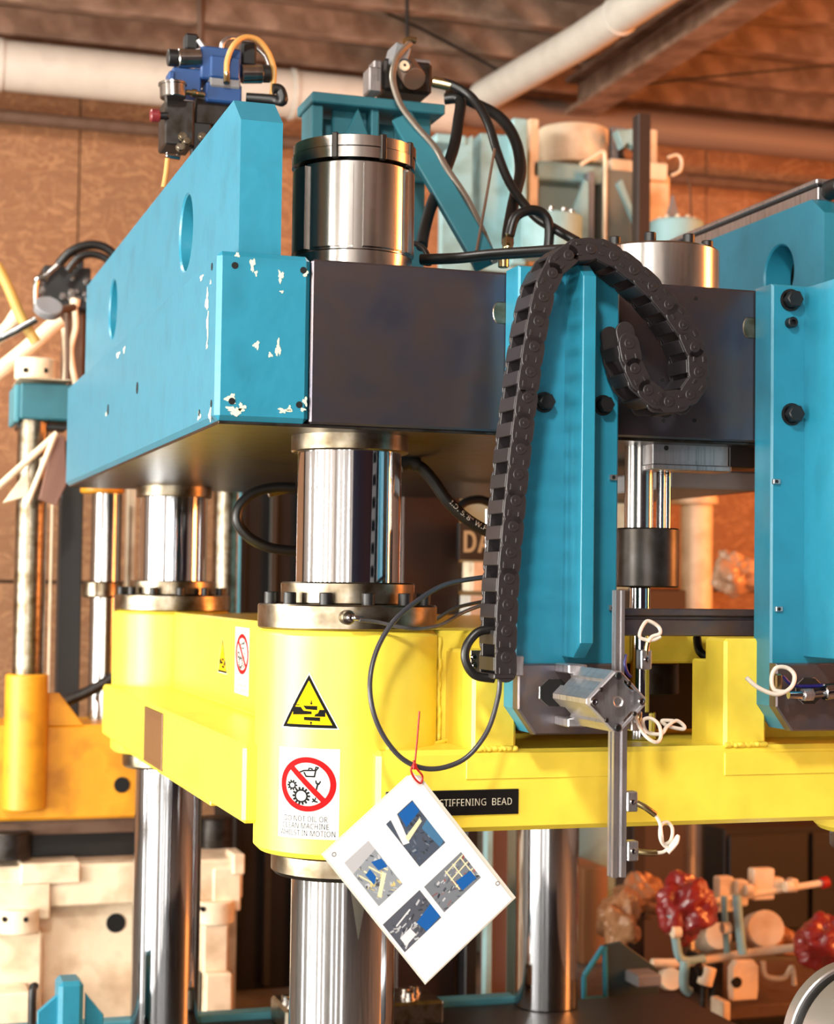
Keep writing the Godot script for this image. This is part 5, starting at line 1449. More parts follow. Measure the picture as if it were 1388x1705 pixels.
func far_press() -> void:
	var t := thing("pale_press", "pale blue and cream press standing behind the turquoise crown", "press", Vector3(1.9476, 0.369, -3.7))
	var foot := Vector3(1.9585, 3.1616, -3.8)
	part(t, "base_frame", bx(Vector3(foot.x - 0.55, 0.0, -4.95), Vector3(foot.x + 0.75, 2.55, -4.45), 0.01), pale_teal)
	part(t, "side_panel", pr([Vector2(0, 0), Vector2(0.135, 0), Vector2(0.135, 0.62), Vector2(0.02, 0.55), Vector2(0, 0.5)], Vector3(1.3636, 2.9581, -3.6), Vector3.RIGHT, Vector3.UP, 0.04), pale_teal)
	part(t, "side_flange", blk(Vector3(1.334, 3.5327, -3.55), Vector3(1.465, 3.5698, -3.55), 0.3), pale_teal)
	part(t, "front_panel", blk(Vector3(1.5455, 3.0206, -3.6), Vector3(1.7408, 3.6021, -3.6), 0.35), pale_teal)
	part(t, "inner_panel", blk(Vector3(1.5257, 3.0446, -3.75), Vector3(1.6003, 3.6152, -3.75), 0.05), blue_far)
	part(t, "corner_post", blk(Vector3(1.6739, 3.0462, -3.55), Vector3(1.7369, 3.6661, -3.55), 0.1), pale_teal)
	part(t, "brown_post", blk(Vector3(1.8244, 3.0909, -3.75), Vector3(1.8674, 3.729, -3.75), 0.1), cream)
	part(t, "slot", pr([Vector2(-0.018, -0.05), Vector2(0.018, -0.05), Vector2(0.018, 0.04), Vector2(0, 0.055), Vector2(-0.018, 0.04)], Vector3(1.5036, 3.4091, -3.7), Vector3.RIGHT, Vector3.UP, 0.012), hole_black)
	part(t, "drum", drum(Vector3(2.1318, 3.5923, -4), Vector3(2.294, 3.6062, -4), Vector3(2.1301, 3.7621, -4).y), cream, "cream drum on the pale press")
	part(t, "drum_flange", blk(Vector3(1.8396, 3.4689, -3.75), Vector3(2.1952, 3.5494, -3.75), 0.5, 0.01), pale_teal)
	part(t, "hopper", blk(Vector3(1.8943, 3.1129, -3.85), Vector3(2.2109, 3.5222, -3.85), 0.3), mat(Color(0.62, 0.65, 0.60), 0.5))
	part(t, "rib", pr([Vector2(-0.10, 0), Vector2(0.02, 0), Vector2(0.02, 0.25), Vector2(0.0, 0.26)], Vector3(2.0602, 3.2071, -3.72), Vector3.RIGHT, Vector3.UP, 0.03), pale_teal)
	part(t, "corner_rib", blk(Vector3(2.0809, 3.1, -3.7), Vector3(2.1109, 3.5071, -3.7), 0.12), grey_paint)
	var c := Vector3(1.8087, 3.0634, -3.45)
	part(t, "bolted_flange", drum(c, Vector3(1.9354, 3.0722, -3.45), Vector3(1.8069, 3.2391, -3.45).y), pale_teal)
	bolt_ring(t, Vector3(c.x, Vector3(1.8069, 3.2391, -3.45).y, c.z), 0.088, 10, 0.012, 0.02, ground_steel)
	part(t, "dark_box", blk(Vector3(2.165, 3.1144, -3.75), Vector3(2.3281, 3.5368, -3.75), 0.3), mat(Color(0.40, 0.42, 0.39), 0.6))
	part(t, "diagonal_rib", pr([Vector2(0, 0.17), Vector2(0.02, 0.19), Vector2(0.10, 0.0), Vector2(0.08, -0.0)], Vector3(2.1979, 3.2834, -3.68), Vector3.RIGHT, Vector3.UP, 0.03, 0.001), pale_teal)
	part(t, "cream_housing", blk(Vector3(2.2959, 3.1406, -3.85), Vector3(2.546, 3.5613, -3.85), 0.3, 0.01), cream)
	part(t, "cream_flange", blk(Vector3(2.2293, 3.5234, -3.8), Vector3(2.5094, 3.6014, -3.8), 0.35, 0.006), cream)
	part(t, "head_block", blk(Vector3(2.2793, 3.577, -3.9), Vector3(2.3423, 3.7735, -3.9), 0.2), grey_paint)
	part(t, "head_cheek", pr([Vector2(0, 0), Vector2(0.09, 0.015), Vector2(0.09, -0.07), Vector2(0.05, -0.05), Vector2(0.03, -0.075)], Vector3(2.2333, 3.7117, -3.8), Vector3.RIGHT, Vector3.UP, 0.06), pale_teal)
	part(t, "head_strip", blk(Vector3(2.4626, 3.5708, -3.9), Vector3(2.5027, 3.7775, -3.9), 0.1), cream)
	var hd := Mb.new()
	hd.lathe(Vector3(2.334, 3.6379, -3.86), Vector3(0, 0, 1), [Vector2(0.03, 0), Vector2(0.044, 0), Vector2(0.044, 0.03), Vector2(0.03, 0.03)], 24)
	part(t, "guide_ring", hd, black)
	var c2 := Vector3(2.4045, 3.0879, -3.5)
	part(t, "small_flange", drum(c2, Vector3(2.5212, 3.0959, -3.5), Vector3(2.4031, 3.2692, -3.5).y), pale_teal)
	bolt_ring(t, Vector3(c2.x, Vector3(2.4031, 3.2692, -3.5).y, c2.z), 0.075, 10, 0.010, 0.018, cream)
	part(t, "flange_web", pr([Vector2(0, 0), Vector2(0.075, 0), Vector2(0.035, 0.12)], Vector3(2.3947, 3.2881, -3.6), Vector3.RIGHT, Vector3.UP, 0.02), grey_paint)
	part(t, "drain_pipe", tb([Vector3(2.0004, 3.5065, -3.6), Vector3(2.053, 3.5396, -3.6), Vector3(2.1003, 3.5698, -3.6), Vector3(2.1145, 3.5476, -3.6), Vector3(2.1162, 3.3708, -3.6), Vector3(2.1161, 3.0852, -3.6)], 0.0085, 10, 4), cream)
	part(t, "vent_loop", tb([Vector3(2.5092, 3.6285, -3.8), Vector3(2.5506, 3.643, -3.8), Vector3(2.5745, 3.6234, -3.8), Vector3(2.5689, 3.5739, -3.8), Vector3(2.5276, 3.5487, -3.8)], 0.007, 10, 6), cream)
	part(t, "vent_loop", tb([Vector3(2.5459, 3.5668, -3.85), Vector3(2.6176, 3.5728, -3.85), Vector3(2.642, 3.5201, -3.85), Vector3(2.649, 3.3782, -3.85)], 0.005, 10, 6), brown)
	var p := Vector3(2.0061, 3.5672, -3)
	solo("brown_post", bx(Vector3(p.x - 0.027, 0.0, -3.03), Vector3(p.x + 0.027, p.y, -2.97), 0.004), mat(Color(0.16, 0.11, 0.09), 0.6), "tall narrow dark brown post rising behind the steel cylinder cap", "post")

# ---------------------------------------------------------------- the amber press beyond the far end of the platen
func amber_press() -> void:
	var z := -3.0
	var t := thing("amber_press", "older press with an amber yellow frame and grey steel rods", "press", Vector3(-0.2773, 0.5844, -3))
	part(t, "rod", drum(Vector3(-0.3233, 1.3667, -3), Vector3(-0.2696, 1.3665, -3), Vector3(-0.3435, 2.2816, -3).y), flange_steel)
	part(t, "rod", drum(Vector3(-0.0195, 1.0948, -3.3), Vector3(0.0359, 1.094, -3.3), Vector3(-0.0402, 2.0969, -3.3).y), ground_steel)
	part(t, "rod", drum(Vector3(0.4363, 1.0879, -3.3), Vector3(0.4918, 1.0871, -3.3), Vector3(0.4178, 2.1115, -3.3).y), flange_steel)
	part(t, "rod_flange", drum(Vector3(-0.0307, 1.639, -3.3), Vector3(0.0426, 1.6398, -3.3), Vector3(-0.032, 1.6992, -3.3).y), flange_steel)
	part(t, "rod_flange", drum(Vector3(-0.0387, 2.0253, -3.3), Vector3(0.0415, 2.0276, -3.3), Vector3(-0.0394, 2.0611, -3.3).y), amber)
	part(t, "sleeve", drum(Vector3(-0.3253, 0.9017, -3), Vector3(-0.2512, 0.8997, -3), Vector3(-0.3357, 1.373, -3).y), amber)
	part(t, "frame", bx(Vector3(-0.632, 0.8596, -3.4), Vector3(0.0819, 1.1912, -3.02), 0.01), amber)
	part(t, "gusset", pr([Vector2(0, 0), Vector2(0.14, 0), Vector2(0.05, 0.115), Vector2(0, 0.115)], Vector3(-0.2608, 1.1885, -3.05), Vector3.RIGHT, Vector3.UP, 0.03), amber)
	part(t, "port", cyz(Vector3(0.015, 0.9778, -3.015), 0.0350, 0.028, 28, 0.001), hole_black)
	part(t, "rusty_skirt", bx(Vector3(-0.6306, 0.803, -3.4), Vector3(0.0942, 0.8831, -3.06), 0.004), brown)
	part(t, "dark_ram", bx(Vector3(-0.6237, 0.6703, -3.5), Vector3(0.1182, 0.8191, -3.15), 0.004), black)
	part(t, "foot", drum(Vector3(-0.3787, 0.7278, -3.05), Vector3(-0.2921, 0.7248, -3.05), Vector3(-0.3808, 0.8217, -3.05).y), dark_steel)
	part(t, "foot", drum(Vector3(0.4071, 0.6694, -3.3), Vector3(0.4761, 0.6671, -3.3), Vector3(0.4044, 0.8179, -3.3).y), dark_steel)
	part(t, "dark_post", bx(Vector3(-0.1777, 0.6639, -3.5), Vector3(-0.0948, 2.2256, -3.4), 0.004), mat(Color(0.10, 0.09, 0.085), 0.6))
	part(t, "post_edge", bx(Vector3(-0.208, 1.1777, -3.4), Vector3(-0.2148, 2.006, -3.38), 0.001), cream)
	part(t, "cream_strut", bx(Vector3(0.0931, 1.3918, -3.6), Vector3(0.1279, 2.0789, -3.55), 0.004), cream)
	part(t, "strut_slot", bx(Vector3(0.1035, 1.5097, -3.56), Vector3(0.1055, 1.994, -3.545), 0.001), brown)
	part(t, "teal_strip", bx(Vector3(0.4686, 1.4074, -3.25), Vector3(0.4667, 2.0848, -3.2), 0.001), blue_far)
	part(t, "oily_link", tb([Vector3(-0.166, 1.2622, -3.2), Vector3(-0.0805, 1.3008, -3.2), Vector3(0.0056, 1.3485, -3.2)], 0.02, 12, 3), dark_steel)
	# its top end
	part(t, "arm", bx(Vector3(-0.3758, 2.2589, -3.2), Vector3(-0.1383, 2.3846, -2.92), 0.006), teal_dark)
	part(t, "arm_end", bx(Vector3(-0.3926, 2.2495, -3.2), Vector3(-0.374, 2.3819, -2.96), 0.006), blue_far)
	part(t, "arm_foot", bx(Vector3(-0.3793, 2.229, -3.1), Vector3(-0.2087, 2.2465, -2.97), 0.003), black)
	part(t, "cap_plate", bx(Vector3(-0.3832, 2.4003, -3.2), Vector3(-0.2074, 2.3982, -2.9), 0.004), cream)
	part(t, "cap", drum(Vector3(-0.3212, 2.4013, -3), Vector3(-0.2505, 2.4047, -3), Vector3(-0.3229, 2.4777, -3).y), cream)
	for q: Vector3 in [Vector3(-0.3589, 2.4301, -2.934), Vector3(-0.2909, 2.4317, -2.936)]:
		part(t, "cap_hole", cy(q - Vector3(0, 0, 0.03), q + Vector3(0, 0, 0.002), 0.009, 16, 0.0005), hole_black)
	part(t, "tie_bar", tb([Vector3(-0.4478, 2.0159, -2.9), Vector3(-0.2508, 2.2097, -2.9)], 0.012, 8, 1), cream)
	part(t, "tie_bar", tb([Vector3(-0.3474, 1.9641, -2.88), Vector3(-0.259, 2.2036, -2.88)], 0.010, 8, 1), cream)
	part(t, "tie_plate", pr([Vector2(0, 0), Vector2(0.06, -0.02), Vector2(0.095, 0.06), Vector2(0.085, 0.22), Vector2(0.05, 0.24)], Vector3(-0.3044, 1.9807, -2.95), Vector3.RIGHT, Vector3.UP, 0.02), mat(Color(0.50, 0.36, 0.31), 0.6))
	part(t, "tie_web", pr([Vector2(0, 0), Vector2(0.10, 0.03), Vector2(0.16, 0.17), Vector2(0.11, 0.16)], Vector3(-0.4251, 1.9657, -2.97), Vector3.RIGHT, Vector3.UP, 0.02), cream)
	# its cream base
	var b := thing("cast_pedestal", "cream painted cast base with round black holes under the amber press", "press base", Vector3(0.0021, 0.1532, -3))
	part(b, "body", bx(Vector3(Vector3(-0.5863, 0.3521, -3.2).x, 0.0, -3.9), Vector3(0.4538, 0.6138, -3.08), 0.01), cream)
	part(b, "top_plate", bx(Vector3(-0.5739, 0.5638, -3.6), Vector3(0.4508, 0.7075, -2.98), 0.008), cream)
	for q in [[28, 134, 1462, 1436], [336, 372, 1450, 1428]]:
		pass
	part(b, "cleat", bx(Vector3(-0.3357, 0.6493, -3.1), Vector3(-0.133, 0.7199, -2.95), 0.005), cream)
	part(b, "cleat", bx(Vector3(0.4081, 0.6559, -3.1), Vector3(0.4506, 0.7292, -2.95), 0.005), cream)
	part(b, "corner_block", bx(Vector3(-0.4667, 0.5278, -3.2), Vector3(-0.2317, 0.6639, -2.96), 0.006), cream)
	part(b, "corner_block", bx(Vector3(0.3407, 0.5236, -3.2), Vector3(0.4426, 0.6793, -2.97), 0.006), cream)
	for q in [[Vector3(-0.3382, 0.4833, -2.98), Vector3(-0.2667, 0.4799, -2.98), Vector3(-0.34, 0.5658, -2.98).y], [Vector3(0.3496, 0.483, -2.99), Vector3(0.4218, 0.4797, -2.99), Vector3(0.3481, 0.5642, -2.99).y]]:
		part(b, "round_nut", drum(q[0], q[1], q[2]), cream)
	for q: Vector3 in [Vector3(-0.3886, 0.5395, -2.922), Vector3(-0.319, 0.5382, -2.912), Vector3(0.2979, 0.5429, -2.93), Vector3(0.366, 0.5409, -2.925)]:
		part(b, "nut_hole", cy(q - Vector3(0, 0, 0.03), q + Vector3(0, 0, 0.003), 0.009, 16, 0.0005), hole_black)
	part(b, "pedestal", bx(Vector3(Vector3(-0.4673, 0.2833, -3.1).x, 0, -3.2), Vector3(-0.2503, 0.4795, -3), 0.01), cream)
	part(b, "pedestal", bx(Vector3(Vector3(0.3182, 0.239, -3.1).x, 0, -3.2), Vector3(0.4105, 0.4746, -3.02), 0.008), cream)
	part(b, "lower_block", bx(Vector3(Vector3(0.3182, 0.239, -3.1).x, 0, -3.2), Vector3(0.4186, 0.3045, -2.97), 0.008), cream)
	part(b, "core_hole", cyz(Vector3(0.0121, 0.4806, -3.074), 0.0460, 0.034, 30, 0.001), hole_black)
	part(b, "ledge", bx(Vector3(Vector3(-0.4782, 0.2071, -2.9).x, 0, -3.0), Vector3(-0.3055, 0.3048, -2.85), 0.006), cream)
	solo("lever_bar", tb([Vector3(-0.3812, 0.407, -2), Vector3(-0.3816, 0.5024, -2), Vector3(-0.373, 0.5114, -2.02)], 0.012, 10, 3), black, "short black lever in front of the cream base", "lever")
	# hydraulic clutter on top
	var m := thing("hydraulic_manifold", "black hydraulic manifold with many fittings against the strand boards", "manifold", Vector3(-0.1872, 2.7851, -3.3))
	part(m, "block", bx(Vector3(-0.2714, 2.7079, -3.5), Vector3(-0.0961, 2.8677, -3.3), 0.006), black)
	part(m, "block", bx(Vector3(-0.1489, 2.8344, -3.45), Vector3(-0.1234, 2.9019, -3.3), 0.004), black)
	part(m, "stand", bx(Vector3(-0.1802, 2.4482, -3.5), Vector3(-0.1073, 2.7147, -3.4), 0.004), brown)
	var rng := RandomNumberGenerator.new()
	rng.seed = 77
	for k in 16:
		var q: Vector3 = Vector3(-0.2915, 2.6988, -3.29).lerp(Vector3(-0.0985, 2.7105, -3.29), rng.randf()) + Vector3(0, rng.randf_range(0, 0.13), 0)
		part(m, "fitting", hex_bolt(q, Vector3(0, 0, 1), rng.randf_range(0.007, 0.012), 0.02), ground_steel)
	part(m, "steel_pipe", tb([Vector3(-0.2993, 2.6813, -3.25), Vector3(-0.3017, 2.792, -3.25), Vector3(-0.2697, 2.8163, -3.25), Vector3(-0.1908, 2.8929, -3.25), Vector3(-0.1627, 2.9128, -3.25)], 0.011, 12, 4), ground_steel)
	var hg := "hoses of the black manifold"
	solo("manifold_hose", tb([Vector3(-0.226, 2.8551, -3.2), Vector3(-0.1794, 2.9071, -3.2), Vector3(-0.1145, 2.934, -3.2), Vector3(-0.0529, 2.925, -3.2), Vector3(0.0078, 2.8712, -3.2)], 0.017, 12, 6), rubber, "outer black hose arching over the hydraulic manifold", "hose", hg)
	solo("manifold_hose", tb([Vector3(-0.2006, 2.8219, -3.15), Vector3(-0.1628, 2.8729, -3.15), Vector3(-0.1156, 2.8917, -3.15), Vector3(-0.0586, 2.8758, -3.15), Vector3(-0.0093, 2.8171, -3.15)], 0.014, 12, 6), rubber, "inner black hose arching over the hydraulic manifold", "hose", hg)
	solo("yellow_pole", tb([Vector3(-0.4763, 2.7691, -2.8), Vector3(-0.4389, 2.6998, -2.8), Vector3(-0.3885, 2.59, -2.8), Vector3(-0.3386, 2.5105, -2.8)], 0.018, 10, 4), mat(Color(0.72, 0.58, 0.30), 0.5), "dull yellow slanting pole beside the black manifold", "pole")
	var g := thing("round_gauge", "flat round glass gauge lying on the pipes of the amber press", "gauge", Vector3(-0.2997, 2.6231, -2.85))
	var gm := Mb.new()
	gm.lathe(Vector3(-0.3046, 2.6147, -2.78), Vector3(0.1, 0.65, 0.72), [Vector2(0, 0), Vector2(0.045, 0), Vector2(0.048, 0.004), Vector2(0.048, 0.026), Vector2(0.044, 0.03), Vector2(0, 0.028)], 36)
	part(g, "case", gm, grey_paint)
	part(g, "stem", tb([Vector3(-0.2765, 2.6214, -2.8), Vector3(-0.2023, 2.6561, -2.92)], 0.014, 12, 1), brown)
	part(g, "stand_pipe", tb([Vector3(-0.2229, 2.6506, -2.92), Vector3(-0.2175, 2.3977, -2.92)], 0.009, 12, 1), brown)
	solo("silver_hose", tb([Vector3(-0.474, 2.5047, -2.75), Vector3(-0.4233, 2.532, -2.75), Vector3(-0.3842, 2.5566, -2.75), Vector3(-0.345, 2.5813, -2.75)], 0.013, 12, 4), ground_steel, "silver hose with a blue band reaching the round gauge", "hose")
	var pipes := thing("cream_pipes", "bundle of cream pipes above the teal arm of the amber press", "pipe", Vector3(-0.3001, 2.4984, -3.2))
	part(pipes, "pipe", tb([Vector3(-0.4476, 2.4364, -3.2), Vector3(-0.3435, 2.529, -3.2), Vector3(-0.2173, 2.6525, -3.2)], 0.030, 14, 3), cream)
	part(pipes, "pipe", tb([Vector3(-0.4433, 2.5692, -3.3), Vector3(-0.393, 2.6275, -3.3), Vector3(-0.3597, 2.685, -3.3)], 0.026, 14, 3), cream)
	part(pipes, "pipe", tb([Vector3(-0.1609, 2.7231, -3.25), Vector3(-0.1547, 2.6344, -3.25), Vector3(-0.1703, 2.5445, -3.25), Vector3(-0.1502, 2.4232, -3.25)], 0.011, 12, 5), cream)
	part(pipes, "pipe", tb([Vector3(-0.1932, 2.6502, -3.3), Vector3(-0.1815, 2.5165, -3.3), Vector3(-0.184, 2.4269, -3.3)], 0.010, 12, 4), cream)
	part(pipes, "pipe_cap", cy(Vector3(-0.1607, 2.712, -3.25), Vector3(-0.1569, 2.739, -3.25), 0.018, 18), cream)
	part(pipes, "plank", bx(Vector3(-0.1052, 2.4624, -3.6), Vector3(-0.0725, 2.7314, -3.5), 0.003), brown)

# ---------------------------------------------------------------- things seen low between the rods
func bag(at: Vector3, size: Vector3, sd: int) -> Mb:
	var f := noise(sd, 0.9, 2)
	var f2 := noise(sd + 1, 1.7, 2)
	f2.fractal_type = FastNoiseLite.FRACTAL_RIDGED
	var m := Mb.new()
	var nu := 56
	var nv := 34
	var at_ := func(i: int, j: int) -> Vector3:
		var a := TAU * (i % nu) / nu
		var b := PI * j / nv
		var d := Vector3(sin(b) * cos(a), cos(b), sin(b) * sin(a))
		var r := 0.92 + 0.42 * f.get_noise_3dv(d) + 0.11 * f2.get_noise_3dv(d + Vector3(0.3 * f.get_noise_3dv(d * 2.0), 0, 0))
		return at + d * size * r
	var nrm := func(i: int, j: int) -> Vector3:
		if j == 0 or j == nv:
			return Vector3.UP if j == 0 else Vector3.DOWN
		var e: Vector3 = at_.call(i + 1, j) - at_.call(i + nu - 1, j)
		var g: Vector3 = at_.call(i, j + 1) - at_.call(i, j - 1)
		var c := e.cross(g).normalized()
		return c if c.dot(at_.call(i, j) - at) > 0.0 else -c
	for j in nv:
		for i in nu:
			var p: Vector3 = at_.call(i, j)
			var q: Vector3 = at_.call(i + 1, j)
			var r: Vector3 = at_.call(i + 1, j + 1)
			var s: Vector3 = at_.call(i, j + 1)
			m.tri(p, q, r, nrm.call(i, j), nrm.call(i + 1, j), nrm.call(i + 1, j + 1))
			m.tri(p, r, s, nrm.call(i, j), nrm.call(i + 1, j + 1), nrm.call(i, j + 1))
	return m

func low_clutter() -> void:
	# dark screens and cabinets behind the press
	var ds := thing("dark_cabinet", "tall black ribbed cabinet seen between the chrome guide rods", "cabinet", Vector3(0.6, 0, -4.3))
	part(ds, "cabinet_body", bx(Vector3(Vector3(0.6241, 0.223, -4).x, 0.0, -4.4), Vector3(Vector3(1.4552, 0.3374, -4).x, Vector3(0.8892, 2.2946, -4).y, -4.0), 0.005), mat(Color(0.045, 0.042, 0.04), 0.6))
	for k in 7:
		var x := lerpf(Vector3(0.6419, 0.3715, -4).x, Vector3(1.4279, 0.3385, -4).x, k / 6.0)
		part(ds, "cabinet_rib", bx(Vector3(x - 0.014, 0.02, -4.0), Vector3(x + 0.014, Vector3(0.89, 2.2432, -4).y, -3.97), 0.003), mat(Color(0.20, 0.19, 0.17), 0.5) if k % 3 == 1 else black)
	var bp := bx(Vector3(Vector3(0.9463, 1.645, -2.7).x, 0.0, -2.76), Vector3(Vector3(1.1634, 1.6471, -2.7).x, Vector3(1.0105, 2.2044, -2.7).y, -2.7), 0.004)
	solo("rusty_screen", bp, mat(Color(0.17, 0.11, 0.085), 0.4, 0.3), "brown rust-coloured upright panel behind the near chrome rod", "panel")
	solo("white_box", bx(Vector3(1.178, 1.6814, -2.75), Vector3(1.281, 1.7864, -2.6), 0.004), cream, "small off-white box right under the lettered dark board", "box")
	var wb := thing("white_box", "small off-white box, the lower one under the lettered board", "box", Vector3(1.2353, 1.5786, -2.7))
	part(wb, "box_body", bx(Vector3(1.1678, 1.577, -2.75), Vector3(1.2824, 1.6666, -2.6), 0.004), pipe_white)
	part(wb, "dark_stand", bx(Vector3(Vector3(1.1816, 1.5771, -2.75).x, 0.0, -2.78), Vector3(1.2251, 1.582, -2.64), 0.004), black)
	var sp := thing("steel_pipe", "short steel pipe with a flange under the dark crown", "pipe", Vector3(0.7007, 2.0134, -1.4))
	part(sp, "tube", cy(Vector3(0.665, 2.0139, -1.4), Vector3(0.8815, 2.0294, -1.4), 0.018, 20), ground_steel)
	part(sp, "pipe_flange", cy(Vector3(0.6936, 2.0148, -1.4), Vector3(0.7078, 2.017, -1.4), 0.026, 20), ground_steel)
	part(sp, "hose_ring", tb([Vector3(0.702, 1.9118, -1.4), Vector3(0.7286, 1.9362, -1.4), Vector3(0.7735, 1.9442, -1.4), Vector3(0.8189, 1.9284, -1.4)], 0.012, 12, 5), rubber)
	# posts between the sheet and the far rod
	solo("steel_post", bx(Vector3(Vector3(1.1508, 0.4472, -2.3).x, 0.0, -2.4), Vector3(Vector3(1.2087, 0.4441, -2.3).x, 1.6, -2.3), 0.003), mat(Color(0.42, 0.33, 0.31), 0.5, 0.3), "brownish steel post beside the far chrome rod", "post")
	solo("steel_post", bx(Vector3(Vector3(1.1199, 0.4529, -2.28).x, 0.0, -2.3), Vector3(Vector3(1.1412, 0.4518, -2.28).x, 1.6, -2.26), 0.002), pale_teal, "narrow pale strip post beside the brownish one", "post")
	solo("green_box", bx(Vector3(Vector3(1.3964, 0.3311, -2.8).x, 0.0, -3.0), Vector3(1.4441, 0.5645, -2.7), 0.01), mat(Color(0.42, 0.52, 0.48), 0.6), "pale green box behind the far chrome rod", "box")
	# the far press rod with the orange streak
	var fr := thing("far_rod", "slim steel rod glowing orange among the wrapped valves", "rod", Vector3(2.6948, 0.0155, -4))
	part(fr, "shaft", drum(Vector3(Vector3(2.694, 0.1234, -4).x, 0.0, -4.0), Vector3(2.7965, 0.1185, -4), 1.5), ground_steel)
	solo("wooden_crate", bx(Vector3(Vector3(2.2576, 0.1057, -4.2).x, 0.0, -4.4), Vector3(2.3801, 0.4326, -4.1), 0.005), mat(Color(0.60, 0.40, 0.24), 0.7), "plain wooden crate behind the far chrome rod", "crate")
	var bc := thing("black_cabinet", "low black cabinet behind the cream pipe manifold", "cabinet", Vector3(3.4359, -0.1058, -4.4))
	var c0 := Vector3(3.1223, 0.5433, -4.4)
	part(bc, "cabinet_body", bx(Vector3(c0.x, 0.0, -5.0), Vector3(c0.x + 1.4, c0.y, -4.4), 0.006), mat(Color(0.04, 0.038, 0.037), 0.6))
	for k in 3:
		part(bc, "cabinet_door", bx(Vector3(c0.x + 0.02 + 0.45 * k, 0.05, -4.42), Vector3(c0.x + 0.45 + 0.45 * k, c0.y - 0.03, -4.38), 0.006), mat(Color(0.055, 0.05, 0.05), 0.5))
	# bench with the wrapped valves
	var be := thing("work_bench", "dark brown bench carrying the wrapped valves and pipes", "bench", Vector3(2.2727, 0.0816, -2.8))
	var bt := Vector3(2.071, 0.1573, -2.7)
	part(be, "bench_top", bx(Vector3(bt.x - 0.35, bt.y - 0.05, -3.3), Vector3(bt.x + 1.1, bt.y, -2.62), 0.006), brown)
	for q: Vector2 in [Vector2(-0.3, -3.25), Vector2(-0.3, -2.7), Vector2(1.0, -3.25), Vector2(1.0, -2.7)]:
		part(be, "bench_leg", bx(Vector3(bt.x + q.x - 0.03, 0, q.y - 0.03), Vector3(bt.x + q.x + 0.03, bt.y - 0.05, q.y + 0.03), 0.003), dark_steel)
	var clear := mat(Color(0.75, 0.56, 0.40, 0.62), 0.22)
	clear.transparency = BaseMaterial3D.TRANSPARENCY_ALPHA
	var wrap := mat(Color(0.50, 0.045, 0.06), 0.16)
	wrap.clearcoat_enabled = true
	wrap.backlight_enabled = true
	wrap.backlight = Color(0.35, 0.02, 0.03)
	solo("wrapped_valve", bag(Vector3(2.017, 0.5066, -3), Vector3(0.10, 0.085, 0.09), 4), mat(Color(0.66, 0.48, 0.34), 0.25), "crumpled brownish plastic wrap, upper bundle next to the chrome rod", "plastic wrap", "plastic wrapped valves")
	solo("wrapped_valve", bag(Vector3(1.8458, 0.4522, -2.8), Vector3(0.085, 0.10, 0.085), 9), mat(Color(0.70, 0.52, 0.37), 0.22), "crumpled brownish plastic wrap, lower bundle next to the chrome rod", "plastic wrap", "plastic wrapped valves")
	solo("red_bag", bag(Vector3(2.0233, 0.5314, -2.6), Vector3(0.125, 0.12, 0.1), 23), wrap, "shiny dark red plastic bag tied over a valve near the middle of the bench", "plastic bag", "red plastic bags")
	solo("red_bag", bag(Vector3(2.5534, 0.3986, -2.5), Vector3(0.12, 0.10, 0.1), 31), wrap, "shiny red plastic bag at the far end of the pipe manifold", "plastic bag", "red plastic bags")
	var pm := thing("pipe_manifold", "cream pipe manifold with valves, elbows and flanges on the bench", "manifold", Vector3(2.2953, 0.1484, -2.7))
	var cp := cream
	part(pm, "upper_pipe", tb([Vector3(2.1925, 0.5331, -2.7), Vector3(2.3942, 0.5562, -2.7), Vector3(2.6466, 0.5824, -2.7)], 0.013, 12, 2), cp)
	part(pm, "lower_pipe", tb([Vector3(1.9111, 0.3286, -2.65), Vector3(2.0694, 0.3225, -2.65), Vector3(2.3174, 0.3451, -2.65), Vector3(2.5585, 0.3553, -2.65)], 0.016, 12, 3), cp)
	part(pm, "drop_pipe", tb([Vector3(1.936, 0.5225, -2.55), Vector3(1.9558, 0.4397, -2.55), Vector3(1.9708, 0.37, -2.55), Vector3(2.0046, 0.351, -2.55), Vector3(2.0722, 0.3561, -2.55)], 0.016, 12, 5), pale_teal)
	part(pm, "drop_pipe", tb([Vector3(2.2036, 0.5591, -2.65), Vector3(2.2067, 0.4747, -2.65), Vector3(2.2174, 0.3524, -2.65)], 0.012, 12, 3), pale_teal)
	part(pm, "drop_pipe", tb([Vector3(2.2292, 0.571, -2.6), Vector3(2.2398, 0.4604, -2.6), Vector3(2.2553, 0.3539, -2.6)], 0.017, 12, 3), pale_teal)
	for q in [[Vector3(2.2078, 0.4878, -2.7), Vector3(2.2722, 0.6194, -2.7)], [Vector3(2.2723, 0.5109, -2.68), Vector3(2.3221, 0.6073, -2.68)], [Vector3(2.3537, 0.5263, -2.7), Vector3(2.4448, 0.6445, -2.7)], [Vector3(2.4402, 0.5498, -2.7), Vector3(2.486, 0.6068, -2.7)], [Vector3(2.5172, 0.5512, -2.7), Vector3(2.5479, 0.5999, -2.7)]]:
		part(pm, "valve_block", bx(q[0] - Vector3(0, 0, 0.05), q[1], 0.006), cp)
	for q: Vector3 in [Vector3(2.3223, 0.5714, -2.68), Vector3(2.4902, 0.5783, -2.68), Vector3(2.2013, 0.4455, -2.63), Vector3(1.9483, 0.4611, -2.53)]:
		part(pm, "pipe_union", cy(q - Vector3(0.016, 0, 0), q + Vector3(0.016, 0, 0), 0.022, 18), cp)
	part(pm, "hand_knob", cy(Vector3(2.6414, 0.5804, -2.7), Vector3(2.6727, 0.586, -2.7), 0.022, 16), red)
